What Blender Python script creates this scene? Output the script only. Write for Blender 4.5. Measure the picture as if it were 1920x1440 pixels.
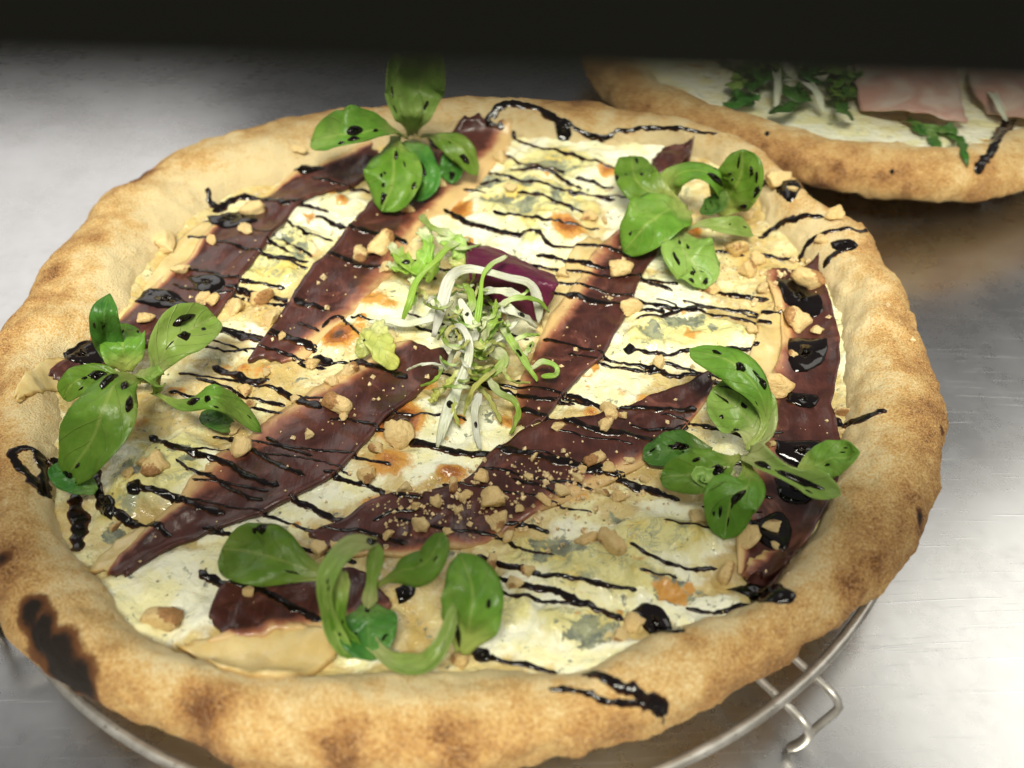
import bpy, math, random
import numpy as np
from mathutils import Vector, Matrix
from mathutils.bvhtree import BVHTree

random.seed(7); rng = np.random.default_rng(7)
for o in list(bpy.data.objects): bpy.data.objects.remove(o, do_unlink=True)
S = bpy.context.scene
COL = S.collection

# ------------------------------------------------------------------ camera
PITCH = math.radians(44.0); FPX = 1608.0; DIST = 0.30; ZT = 0.030
CAM = Vector((0, -DIST*math.cos(PITCH), ZT + DIST*math.sin(PITCH)))
FWD = Vector((0, math.cos(PITCH), -math.sin(PITCH)))
UPV = Vector((0, math.sin(PITCH), math.cos(PITCH)))
cd = bpy.data.cameras.new('camera'); co = bpy.data.objects.new('camera', cd); COL.objects.link(co)
co.location = CAM; co.rotation_euler = (math.pi/2 - PITCH, 0, 0)
cd.sensor_width = 36; cd.lens = 36*FPX/1920; cd.clip_start = 0.003; cd.clip_end = 20
cd.dof.use_dof = True; cd.dof.focus_distance = 0.285; cd.dof.aperture_fstop = 8.2
S.camera = co
S.render.resolution_x = 1024; S.render.resolution_y = 768
# ------------------------------------------------------------------ light
W = bpy.data.worlds.new('World'); S.world = W; W.use_nodes = True
W.node_tree.nodes['Background'].inputs[0].default_value = (0.95, 0.97, 1.0, 1)
W.node_tree.nodes['Background'].inputs[1].default_value = 0.16
def area(name, loc, target, sx, sy, power, col):
    l = bpy.data.lights.new(name, 'AREA'); l.shape = 'RECTANGLE'; l.size = sx; l.size_y = sy; l.energy = power; l.color = col
    o = bpy.data.objects.new(name, l); COL.objects.link(o); o.location = loc
    o.rotation_euler = (Vector(target)-Vector(loc)).to_track_quat('-Z', 'Y').to_euler(); return o
area('ceiling_tube_light', (1.05, 0.33, 1.15), (0.0, 0, 0), 1.0, 0.7, 5.4, (1.0, 0.975, 0.88))
area('front_fill_light', (-0.05, -0.70, 1.25), (0, 0.05, 0), 0.55, 0.35, 31.0, (1.0, 0.975, 0.83))  # unseen soft fill behind the camera, added to keep the near side lit
area('counter_reflection_fill', (-1.35, 1.55, 1.35), (-0.1, 0.1, 0), 1.6, 1.1, 8.0, (1.0, 0.97, 0.93))  # unseen lamp at back left, added to brighten the left counter's reflection
S.view_settings.view_transform = 'Standard'; S.view_settings.look = 'None'
S.view_settings.gamma = 1; S.view_settings.use_curve_mapping = False; S.view_settings.exposure = 0.02

# ------------------------------------------------------------------ helpers
def ray(px, py):
    return (FWD*FPX + Vector((1, 0, 0))*(px-960) + UPV*(720-py)).normalized()
def at(px, py, z):
    d = ray(px, py); t = (z-CAM.z)/d.z; return CAM + d*t
def pxs(p):                                            # metres covered by one photo pixel at p
    return (Vector(p)-CAM).dot(FWD)/FPX
def _h(ix, iy, iz):
    n = (ix.astype(np.uint32)*np.uint32(374761393) + iy.astype(np.uint32)*np.uint32(668265263) + iz.astype(np.uint32)*np.uint32(2246822519))
    n = (n ^ (n >> np.uint32(13)))*np.uint32(1274126177); n = n ^ (n >> np.uint32(16))
    return (n & np.uint32(0xffff)).astype(float)/65535.0
def vn(x, y, z=0.0):                                   # value noise, -1..1
    x, y, z = np.broadcast_arrays(np.asarray(x, float), np.asarray(y, float), np.asarray(z, float))
    ix, iy, iz = [np.floor(a).astype(np.int64) for a in (x, y, z)]
    f = [a-np.floor(a) for a in (x, y, z)]; u = [t*t*t*(t*(t*6-15)+10) for t in f]
    r = 0
    for a in (0, 1):
        for b in (0, 1):
            for c in (0, 1):
                w = (u[0] if a else 1-u[0])*(u[1] if b else 1-u[1])*(u[2] if c else 1-u[2])
                r = r + w*_h(ix+a, iy+b, iz+c)
    return r*2-1
def fbm(x, y, z=0.0, o=4):
    r = 0; a = 1; s = 0
    for k in range(o):
        r = r + a*vn(np.asarray(x)*2**k+17.3*k, np.asarray(y)*2**k-9.1*k, np.asarray(z)*2**k+3.7*k); s += a; a *= .5
    return r/s
def catmull(P, n):
    P = np.array(P, float); m = len(P)
    if m == 2: return np.array([P[0]+(P[1]-P[0])*t for t in np.linspace(0, 1, n)])
    Q = np.vstack([2*P[0]-P[1], P, 2*P[-1]-P[-2]])
    L = np.r_[0, np.cumsum(np.linalg.norm(np.diff(P[:, :2], axis=0), axis=1))]
    out = []
    for s in np.linspace(0, L[-1], n):
        i = min(max(np.searchsorted(L, s)-1, 0), m-2); t = (s-L[i])/max(L[i+1]-L[i], 1e-9)
        a, b, c, d = Q[i:i+4]
        out.append(.5*((2*b)+(c-a)*t+(2*a-5*b+4*c-d)*t*t+(3*b-a-3*c+d)*t**3))
    return np.array(out)

ORG = {}
def mesh(name, V, F, mat, smooth=True, attrs=None):
    me = bpy.data.meshes.new(name); me.from_pydata([tuple(v) for v in V], [], [tuple(f) for f in F])
    if smooth: me.polygons.foreach_set('use_smooth', [True]*len(me.polygons))
    if attrs:
        for k, a in attrs.items():
            at_ = me.attributes.new(k, 'FLOAT', 'POINT'); at_.data.foreach_set('value', np.asarray(a, np.float32).ravel())
    me.materials.append(mat); me.update(); return me
def build(name, V, F, mat, parent=None, smooth=True, attrs=None, label=None, cat=None, group=None, kind=None):
    V = np.asarray(V, float)
    org = ORG[parent.name] if parent else np.array([V[:, 0].mean(), V[:, 1].mean(), V[:, 2].min()])
    o = bpy.data.objects.new(name, mesh(name, V-org, F, mat, smooth, attrs)); COL.objects.link(o)
    ORG[o.name] = org
    if parent: o.parent = parent
    else: o.location = org
    tag(o, label, cat, group, kind); return o
def tag(o, label=None, cat=None, group=None, kind=None):
    for k, v in (('label', label), ('category', cat), ('group', group), ('kind', kind)):
        if v: o[k] = v
def empty(name, loc, label, cat, group=None):
    o = bpy.data.objects.new(name, None); COL.objects.link(o); o.location = loc; o.empty_display_size = .01
    ORG[o.name] = np.array(loc, float); tag(o, label, cat, group); return o
def grid_faces(nu, nv, wrap_u=False, wrap_v=False):
    F = []
    for i in range(nu if wrap_u else nu-1):
        for j in range(nv if wrap_v else nv-1):
            a, b = i, (i+1) % nu; c, d = j, (j+1) % nv
            F.append((a*nv+c, b*nv+c, b*nv+d, a*nv+d))
    return F
def tube(P, r, n=10, closed=False):
    P = [Vector(p) for p in P]; V = []; m = len(P)
    up = Vector((0, 0, 1)); prev = None
    for i, p in enumerate(P):
        t = (P[(i+1) % m]-P[i-1]) if closed else (P[min(i+1, m-1)]-P[max(i-1, 0)]); t.normalize()
        if prev is None: s = t.cross(up if abs(t.z) < .9 else Vector((1, 0, 0)))
        else: s = prev-t*prev.dot(t)
        s.normalize(); prev = s; q = t.cross(s)
        rr = r[i] if hasattr(r, '__len__') else r
        for k in range(n):
            a = 2*math.pi*k/n; V.append(p+s*math.cos(a)*rr+q*math.sin(a)*rr)
    F = grid_faces(m, n, closed, True)
    if not closed:
        F.append(tuple(range(n))[::-1]); F.append(tuple(range((m-1)*n, m*n)))
    return V, F

# ------------------------------------------------------------------ materials
class NT:
    def __init__(s, name):
        s.m = bpy.data.materials.new(name); s.m.use_nodes = True; s.t = s.m.node_tree; s.n = s.t.nodes; s.l = s.t.links
        s.b = s.n['Principled BSDF']
    def node(s, typ, **kw):
        nd = s.n.new(typ)
        for k, v in kw.items(): setattr(nd, k, v)
        return nd
    def link(s, a, b): s.l.new(a, b)
    def val(s, sock, v):
        if hasattr(v, 'is_output') or hasattr(v, 'links'): s.l.new(v, sock)
        else: sock.default_value = v
    def noise(s, scale, detail=3, rough=.55, vec=None, w=None, dist=0.0):
        nd = s.node('ShaderNodeTexNoise'); nd.inputs['Scale'].default_value = scale; nd.inputs['Detail'].default_value = detail
        nd.inputs['Roughness'].default_value = rough; nd.inputs['Distortion'].default_value = dist
        s.l.new(vec if vec is not None else s.coord(), nd.inputs['Vector']); return nd.outputs['Fac']
    def coord(s):
        if not hasattr(s, 'tc'): s.tc = s.node('ShaderNodeTexCoord')
        return s.tc.outputs['Object']
    def attr(s, name):
        nd = s.node('ShaderNodeAttribute', attribute_name=name); return nd.outputs['Fac']
    def math(s, op, a, b=0.0, c=None, clamp=False):
        nd = s.node('ShaderNodeMath', operation=op, use_clamp=clamp); s.val(nd.inputs[0], a); s.val(nd.inputs[1], b)
        if c is not None: s.val(nd.inputs[2], c)
        return nd.outputs[0]
    def ramp(s, f, lo, hi):
        nd = s.node('ShaderNodeMapRange', interpolation_type='SMOOTHSTEP'); s.val(nd.inputs[0], f)
        nd.inputs[1].default_value = lo; nd.inputs[2].default_value = hi; return nd.outputs[0]
    def mix(s, f, a, b, mode='MIX'):
        nd = s.node('ShaderNodeMix', data_type='RGBA', blend_type=mode); s.val(nd.inputs[0], f)
        for i, v in ((6, a), (7, b)):
            if isinstance(v, tuple): nd.inputs[i].default_value = (*v, 1)
            else: s.l.new(v, nd.inputs[i])
        return nd.outputs[2]
    def bump(s, h, dist, strength=1.0, prev=None):
        nd = s.node('ShaderNodeBump'); nd.inputs['Distance'].default_value = dist; nd.inputs['Strength'].default_value = strength
        s.l.new(h, nd.inputs['Height'])
        if prev is not None: s.l.new(prev, nd.inputs['Normal'])
        return nd.outputs[0]
    def out(s, color=None, rough=.5, normal=None, sss=0, rad=(1, .5, .25), scale=.002, coat=0, metal=0, spec=None):
        b = s.b
        if color is not None:
            if isinstance(color, tuple): b.inputs['Base Color'].default_value = (*color, 1)
            else: s.l.new(color, b.inputs['Base Color'])
        s.val(b.inputs['Roughness'], rough)
        if normal is not None: s.l.new(normal, b.inputs['Normal'])
        b.inputs['Subsurface Weight'].default_value = sss; b.inputs['Subsurface Radius'].default_value = rad; b.inputs['Subsurface Scale'].default_value = scale
        b.inputs['Coat Weight'].default_value = coat; b.inputs['Metallic'].default_value = metal
        if spec is not None: b.inputs['Specular IOR Level'].default_value = spec
        return s.m

def m_steel():
    n = NT('brushed_steel'); c = n.coord(); scr = None; hs = []
    for k, (rot, sx, sy, lo, hi) in enumerate([(.45, 14, 900, .66, .72), (.62, 9, 700, .68, .73), (-.9, 10, 800, .7, .75), (1.5, 12, 900, .73, .77), (.5, 30, 1500, .69, .75)]):
        mp = n.node('ShaderNodeMapping'); mp.inputs['Rotation'].default_value = (0, 0, rot); mp.inputs['Scale'].default_value = (sx, sy, 1)
        mp.inputs['Location'].default_value = (k*3.1, k*7.7, 0)
        wp = n.noise(5, 2, vec=c); ad = n.node('ShaderNodeVectorMath', operation='MULTIPLY_ADD')
        n.link(wp, ad.inputs[0]); ad.inputs[1].default_value = (.035, .03, 0); n.link(c, ad.inputs[2]); n.link(ad.outputs[0], mp.inputs[0])
        f = n.noise(1.0, 1.5, .5, vec=mp.outputs[0]); hs.append(n.ramp(f, lo, hi))
    scr = hs[0]
    for h in hs[1:]: scr = n.math('MAXIMUM', scr, h)
    mp = n.node('ShaderNodeMapping'); mp.inputs['Rotation'].default_value = (0, 0, .55); mp.inputs['Scale'].default_value = (25, 1800, 1); n.link(c, mp.inputs[0])
    br = n.noise(1, 3, .6, vec=mp.outputs[0]); cl = n.noise(28, 4, .6); fine = n.noise(190, 3, .6)
    col = n.mix(n.ramp(cl, .3, .75), (.50, .49, .48), (.60, .595, .59)); col = n.mix(n.math('MULTIPLY', scr, .22), col, (.85, .85, .86))
    col = n.mix(n.math('MULTIPLY', n.ramp(fine, .6, .75), .10), col, (.32, .31, .31))
    r = n.math('ADD', n.math('MULTIPLY', cl, .12), .18); r = n.math('ADD', r, n.math('MULTIPLY', fine, .08))
    h = n.math('ADD', n.math('MULTIPLY', br, .4), scr)
    return n.out(col, r, n.bump(h, .00003, .4), metal=1)
def m_wire():
    n = NT('tinned_wire'); f = n.noise(160, 4); g = n.noise(900, 2)
    col = n.mix(n.ramp(f, .35, .7), (.40, .37, .33), (.58, .55, .51)); col = n.mix(n.ramp(g, .66, .74), col, (.08, .06, .04))
    return n.out(col, n.math('ADD', n.math('MULTIPLY', f, .2), .28), n.bump(f, .0003, .4), metal=.75)
def m_crust(name, dim=0.0):
    n = NT(name); tone = n.attr('tone'); ch = n.attr('char'); fl = n.attr('flour')
    big = n.noise(46, 4, .6); mid = n.noise(170, 4, .65); fine = n.noise(1500, 3, .7); fine2 = n.noise(2300, 2, .6)
    t = n.math('ADD', tone, n.math('MULTIPLY', n.math('SUBTRACT', big, .5), 1.6)); t = n.math('ADD', t, n.math('MULTIPLY', n.math('SUBTRACT', mid, .5), .9))
    t = n.math('ADD', t, n.math('MULTIPLY', n.math('SUBTRACT', fine, .5), 2.1))
    col = n.mix(n.ramp(t, .0, .45), (.82, .66, .37), (.72, .455, .165)); col = n.mix(n.ramp(t, .34, .8), col, (.50, .255, .085)); col = n.mix(n.ramp(t, .75, 1.2), col, (.17, .06, .017))
    col = n.mix(n.math('MULTIPLY', n.ramp(fine2, .56, .74), .75), col, (.88, .72, .46))
    c = n.math('ADD', ch, n.math('MULTIPLY', n.math('SUBTRACT', mid, .5), .6)); c = n.math('ADD', c, n.math('MULTIPLY', n.math('SUBTRACT', fine, .5), .35))
    col = n.mix(n.ramp(c, .10, .5), col, (.17, .065, .022)); col = n.mix(n.ramp(c, .5, .95), col, (.020, .013, .010))
    nb = n.bump(n.math('ADD', n.math('MULTIPLY', mid, .6), n.math('MULTIPLY', fine, .6)), .0019, .9)
    return n.out(col, .72, nb, sss=.08, rad=(1, .5, .2), scale=.0015, spec=.25)
def m_cheese():
    n = NT('melted_cheese'); br = n.attr('brown'); bl = n.attr('blue'); oil = n.attr('oil')
    a = n.noise(70, 4, .6); b = n.noise(240, 4, .6); v = n.noise(150, 5, .65, dist=1.2); f = n.noise(900, 3, .6)
    col = n.mix(n.ramp(a, .42, .62), (.94, .92, .71), (.90, .84, .47))
    wt = n.ramp(n.math('ADD', n.attr('white'), n.math('ADD', n.math('MULTIPLY', n.math('SUBTRACT', a, .5), .9), n.math('MULTIPLY', n.math('SUBTRACT', b, .5), .7))), -.08, .22)
    col = n.mix(wt, n.mix(n.ramp(b, .35, .65), (.70, .56, .24), (.55, .36, .10)), col)
    col = n.mix(n.math('MULTIPLY', n.ramp(n.math('ADD', oil, n.math('MULTIPLY', n.math('SUBTRACT', b, .5), 1.2)), .35, .85), .7), col, (.60, .41, .12))
    bb = n.math('ADD', bl, n.math('MULTIPLY', n.math('SUBTRACT', b, .5), .7)); bm = n.ramp(bb, .08, .55); mo = n.ramp(n.math('ADD', n.attr('mold'), n.math('ADD', n.math('MULTIPLY', n.math('SUBTRACT', b, .5), 1.1), n.math('MULTIPLY', n.math('SUBTRACT', n.noise(190, 5, .7, dist=1.5), .5), 2.2))), .22, .45)
    col = n.mix(n.math('MULTIPLY', bm, .9), col, (.76, .69, .27)); col = n.mix(n.math('MULTIPLY', bm, n.ramp(a, .50, .62)), col, (.78, .62, .17))
    vein = n.math('MULTIPLY', n.ramp(n.math('ABSOLUTE', n.math('SUBTRACT', v, .5)), .045, .012), n.ramp(bb, .25, .5)); patch = n.math('MULTIPLY', n.ramp(n.noise(75, 5, .65), .56, .66), bm)
    col = n.mix(n.math('MULTIPLY', n.math('MULTIPLY', vein, n.ramp(n.noise(60, 2), .45, .6)), .6), col, (.26, .30, .24)); col = n.mix(n.math('MULTIPLY', patch, .75), col, (.22, .27, .21)); col = n.mix(n.math('MULTIPLY', mo, .9), col, n.mix(n.ramp(v, .4, .6), (.10, .125, .11), (.30, .32, .20)))
    q = n.math('ADD', br, n.math('MULTIPLY', n.math('SUBTRACT', b, .5), .55)); q = n.math('MAXIMUM', q, n.math('MULTIPLY', n.ramp(n.noise(48, 4, .6), .60, .72), .55)); q = n.math('ADD', q, n.math('MULTIPLY', n.math('SUBTRACT', f, .5), .35))
    col = n.mix(n.ramp(q, .22, .5), col, (.66, .33, .07)); col = n.mix(n.ramp(q, .5, .85), col, (.40, .13, .022)); col = n.mix(n.ramp(q, .9, 1.3), col, (.06, .025, .01))
    herb = n.node('ShaderNodeTexVoronoi', feature='F1'); herb.inputs['Scale'].default_value = 210; n.link(n.coord(), herb.inputs['Vector'])
    col = n.mix(n.math('MULTIPLY', n.ramp(herb.outputs['Distance'], .13, .07), n.ramp(a, .45, .6)), col, (.16, .14, .05))
    nb = n.bump(n.math('ADD', n.math('MULTIPLY', b, 1.0), n.math('MULTIPLY', f, .22)), .0018, .8)
    return n.out(col, n.math('ADD', .06, n.math('MULTIPLY', b, .26)), nb, coat=.35, sss=.12, rad=(1, .75, .4), scale=.0022, spec=.5)
def m_ham():
    n = NT('cured_ham'); fat = n.attr('fat'); c = n.coord(); wk = n.attr('wk')
    a = n.noise(95, 4, .6, dist=.6); b = n.noise(420, 3, .6)
    mp = n.node('ShaderNodeMapping'); mp.inputs['Rotation'].default_value = (0, 0, .75); mp.inputs['Scale'].default_value = (500, 90, 90); n.link(c, mp.inputs[0])
    g = n.noise(1, 3, .6, vec=mp.outputs[0])
    col = n.mix(n.ramp(a, .3, .7), (.042, .013, .010), (.092, .027, .019)); col = n.mix(n.math('MULTIPLY', n.ramp(g, .5, .75), .3), col, (.14, .045, .038))
    col = n.mix(n.math('MULTIPLY', n.ramp(n.noise(55, 5, .7, dist=1.5), .54, .68), .6), col, (.22, .075, .052))
    q = n.math('ADD', fat, n.math('MULTIPLY', n.math('SUBTRACT', a, .5), .8))
    col = n.mix(n.ramp(q, .08, .5), col, (.32, .11, .06)); col = n.mix(n.ramp(q, .36, .8), col, (.68, .46, .20))
    nb = n.bump(n.math('ADD', g, n.math('MULTIPLY', b, .8)), .0006, .4)
    return n.out(col, n.math('ADD', .20, n.math('MULTIPLY', a, .28)), nb, coat=.05, sss=.04, rad=(1, .3, .2), scale=.0012, spec=.5)
def m_prosciutto():
    n = NT('raw_ham'); a = n.noise(40, 4, .6, dist=.8)
    col = n.mix(n.ramp(a, .35, .65), (.56, .32, .25), (.66, .54, .44)); return n.out(col, .4, n.bump(a, .001, .4), sss=.2, scale=.002)
def m_pear():
    n = NT('baked_pear'); e = n.attr('edge'); a = n.noise(130, 4, .6); b = n.noise(500, 2)
    col = n.mix(n.ramp(a, .3, .7), (.72, .57, .29), (.64, .47, .19)); col = n.mix(n.ramp(n.math('ADD', e, n.math('MULTIPLY', n.math('SUBTRACT', a, .5), .5)), .85, 1.2), col, (.46, .26, .08))
    return n.out(col, .22, n.bump(n.math('ADD', a, n.math('MULTIPLY', b, .3)), .0008, .4), sss=.35, rad=(1, .7, .3), scale=.003, spec=.5)
def m_glaze():
    n = NT('balsamic_glaze'); a = n.noise(260, 4, .6)
    col = n.mix(n.ramp(a, .5, .8), (.006, .0035, .0028), (.030, .010, .004)); col = n.mix(n.ramp(n.math('ADD', n.attr('ge'), n.math('MULTIPLY', n.math('SUBTRACT', a, .5), .6)), .55, .95), col, (.085, .028, .008)); return n.out(col, n.math('ADD', .05, n.math('MULTIPLY', a, .2)), n.bump(a, .0006, .5), spec=.45)
def m_nut():
    n = NT('walnut'); inf = n.node('ShaderNodeObjectInfo').outputs['Random']; c = n.coord()
    ad = n.node('ShaderNodeVectorMath', operation='ADD'); n.link(c, ad.inputs[0]); cx = n.node('ShaderNodeCombineXYZ'); n.link(n.math('MULTIPLY', inf, 40.0), cx.inputs[0]); n.link(cx.outputs[0], ad.inputs[1])
    a = n.noise(.9, 4, .6, vec=ad.outputs[0]); b = n.noise(5, 4, .65, vec=ad.outputs[0])
    col = n.mix(n.ramp(b, .3, .7), (.84, .61, .28), (.68, .44, .16)); col = n.mix(n.math('MULTIPLY', inf, .5), col, (.86, .70, .38))
    sk = n.math('ADD', n.attr('skin'), n.math('MULTIPLY', n.math('SUBTRACT', b, .5), 1.4)); col = n.mix(n.math('MULTIPLY', n.ramp(sk, .25, .6), .9), col, n.mix(n.ramp(b, .35, .65), (.46, .22, .07), (.27, .115, .04))); col = n.mix(n.ramp(b, .74, .84), col, (.20, .08, .03))
    return n.out(col, .42, n.bump(b, .0009, .8), sss=.04, rad=(1, .6, .3), scale=.0015, spec=.4)
def m_leaf(name, c1, c2, stem, trans=.3):
    n = NT(name); u = n.attr('lu'); v = n.attr('lv'); a = n.noise(110, 4, .6); b = n.noise(420, 3)
    col = n.mix(n.ramp(a, .3, .7), c1, c2); col = n.mix(n.math('MULTIPLY', n.ramp(n.noise(38, 3, .6), .5, .72), .35), col, stem)
    mid = n.ramp(n.math('ABSOLUTE', v), .085, .02); col = n.mix(n.math('MULTIPLY', mid, .38), col, stem)
    # side veins running up from the midrib
    sv = n.math('FRACT', n.math('ADD', n.math('MULTIPLY', u, 6.0), n.math('MULTIPLY', n.math('ABSOLUTE', v), -1.6))); sv = n.math('ADD', sv, n.math('MULTIPLY', n.math('SUBTRACT', a, .5), .25))
    vv = n.ramp(n.math('ABSOLUTE', n.math('SUBTRACT', sv, .5)), .06, .015); col = n.mix(n.math('MULTIPLY', vv, .16), col, stem)
    col = n.mix(n.ramp(n.math('ADD', u, n.math('MULTIPLY', n.math('SUBTRACT', a, .5), .3)), .42, .10), col, stem)
    hs = n.node('ShaderNodeHueSaturation'); rd = n.node('ShaderNodeObjectInfo').outputs['Random']; n.link(col, hs.inputs['Color']); n.link(n.math('ADD', .84, n.math('MULTIPLY', rd, .36)), hs.inputs['Value']); n.link(n.math('ADD', .492, n.math('MULTIPLY', rd, .022)), hs.inputs['Hue']); col = hs.outputs[0]
    m = n.out(col, n.math('ADD', .24, n.math('MULTIPLY', b, .24)), n.bump(n.math('SUBTRACT', n.math('ADD', n.math('MULTIPLY', a, .9), n.math('MULTIPLY', b, .25)), n.math('MULTIPLY', vv, .3)), .0012, .7), spec=.4)
    tr = n.node('ShaderNodeBsdfTranslucent'); n.link(n.mix(.35, col, (.35, .50, .05)), tr.inputs[0])
    ms = n.node('ShaderNodeMixShader'); ms.inputs[0].default_value = trans
    n.link(n.b.outputs[0], ms.inputs[1]); n.link(tr.outputs[0], ms.inputs[2]); n.link(ms.outputs[0], n.n['Material Output'].inputs[0]); return m
def m_plain(name, col, rough, metal=0, var=.15, scale=60, sss=0, spec=.5):
    n = NT(name); a = n.noise(scale, 4, .6); c2 = tuple(max(0, x*(1-var)) for x in col); c1 = tuple(min(1, x*(1+var)) for x in col)
    return n.out(n.mix(n.ramp(a, .3, .7), c1, c2), rough, n.bump(a, .0005, .25), metal=metal, sss=sss, scale=.002, spec=spec)
M = dict(steel=m_steel(), wire=m_wire(), crust=m_crust('baked_crust'), cheese=m_cheese(), ham=m_ham(), pros=m_prosciutto(), pear=m_pear(), glaze=m_glaze(), nut=m_nut(), glazep=m_plain('glaze_pool_wet', (.006, .0035, .003), .08, var=.3, scale=120, spec=.45),
         leaf=m_leaf('salad_leaf', (.125, .275, .024), (.20, .37, .045), (.46, .54, .14)),
         leafd=m_leaf('salad_leaf_dark', (.040, .145, .018), (.080, .22, .030), (.18, .30, .07), .2),
         leafl=m_leaf('salad_leaf_pale', (.26, .44, .075), (.34, .50, .11), (.55, .60, .24)),
         white=m_leaf('frisee_white', (.92, .92, .80), (.86, .88, .66), (.93, .92, .84), .3),
         fgreen=m_leaf('frisee_green', (.36, .58, .07), (.44, .62, .10), (.84, .86, .56), .35),
         fyel=m_leaf('frisee_yellow', (.66, .64, .16), (.58, .62, .18), (.76, .74, .36), .35),
         purple=m_leaf('radicchio', (.11, .010, .040), (.17, .022, .065), (.22, .05, .09), .2),
         dark=m_plain('dark_rail_paint', (.005, .005, .0035), .9, spec=.1))

# ------------------------------------------------------------------ counter, rail
def boxmesh(x0, x1, y0, y1, z0, z1, bev=0.0):
    import bmesh
    bm = bmesh.new(); bmesh.ops.create_cube(bm, size=1)
    for v in bm.verts: v.co = Vector((x0+(x1-x0)*(v.co.x+.5), y0+(y1-y0)*(v.co.y+.5), z0+(z1-z0)*(v.co.z+.5)))
    if bev: bmesh.ops.bevel(bm, geom=list(bm.edges), offset=bev, segments=4, affect='EDGES', profile=.5)
    V = [tuple(v.co) for v in bm.verts]; F = []; bm.verts.index_update(); F = [tuple(v.index for v in f.verts) for f in bm.faces]; bm.free(); return V, F
V, F = boxmesh(-1.4, 1.4, -.55, .95, -.04, 0, .003); build('counter', V, F, M['steel'], smooth=False, kind='structure')
E0 = CAM + ray(960, 232)*.024                          # lower front edge of the dark rail that crosses above the counter
rail = empty('pass_rail', (0, E0.y+.015, 0), 'blurred black rail crossing above the counter along the top', 'rail')
V, F = boxmesh(-.65, .65, E0.y, E0.y+.03, E0.z, E0.z+.045, .0008); V = [(x, y, z-.03*x) for x, y, z in V]; build('crossbar', V, F, M['dark'], rail)
for s in (-1, 1):
    V, F = boxmesh(s*.62-.012, s*.62+.012, E0.y+.003, E0.y+.027, 0, E0.z+.002-.03*s*.62, .002); build('post', V, F, M['dark'], rail)

# ------------------------------------------------------------------ pizza shells
OUT1 = [(-22,760),(-12,660),(8,600),(45,545),(95,480),(150,415),(190,365),(240,325),(330,275),(420,240),(520,212),(640,198),(760,193),(900,185),(1050,184),(1180,200),(1280,222),(1360,245),(1430,290),(1490,345),(1560,395),(1625,430),(1660,495),(1700,560),(1730,630),(1755,690),(1770,760),(1776,805),(1765,840),(1755,900),(1740,960),(1720,1010),(1700,1045),(1670,1090),(1650,1118),(1610,1140),(1550,1185),(1480,1240),(1400,1290),(1330,1330),(1280,1360),(1230,1385),(1150,1410),(1060,1430),(940,1452),(800,1472),(650,1470),(500,1452),(400,1426),(300,1385),(220,1345),(150,1310),(100,1285),(70,1250),(30,1215),(15,1180),(-5,1120),(-20,1040),(-28,900)]
IN1 = [(600,320),(520,345),(430,365),(385,395),(330,440),(285,490),(255,530),(230,575),(190,625),(130,665),(110,720),(112,780),(115,850),(105,910),(105,960),(130,1010),(165,1070),(215,1125),(270,1190),(350,1240),(470,1265),(620,1262),(760,1258),(870,1262),(960,1262),(1040,1264),(1100,1255),(1170,1215),(1220,1190),(1290,1175),(1360,1150),(1430,1110),(1470,1070),(1520,1010),(1545,930),(1570,860),(1590,780),(1580,700),(1578,620),(1562,560),(1530,505),(1480,460),(1440,420),(1410,360),(1340,305),(1260,280),(1150,275),(1040,262),(960,250),(880,245),(760,262),(680,290)]
PC1 = np.array([0.0, 0.027])
def polar(pts, c, zf, add=0):
    th, rr = [], []
    for px, py in pts:
        s = (720-py)/720.0; p = at(px, py, zf(py)); dx, dy = p.x-c[0], p.y-c[1]; t = math.atan2(dy, dx)
        th.append(t); rr.append(math.hypot(dx, dy)+add*max(0, math.sin(t)))
    i = np.argsort(th); th = np.array(th)[i]; rr = np.array(rr)[i]
    tt = np.linspace(-math.pi, math.pi, 721)[:-1]
    r = np.interp(tt, th, rr, period=2*math.pi); k = np.exp(-np.linspace(-2, 2, 11)**2); k /= k.sum()
    r = np.convolve(np.r_[r[-5:], r, r[:5]], k, 'valid'); return tt, r
TT, RO1 = polar(OUT1, PC1, lambda py: .026+.016*max(0, min(1, (1250-py)/1000)), .006)
_, RI1 = polar(IN1, PC1, lambda py: .0325)
surfs = []                                             # BVHs that things are laid on
def add_surf(V, F): surfs.append(BVHTree.FromPolygons([tuple(v) for v in V], [tuple(f) for f in F]))
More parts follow.
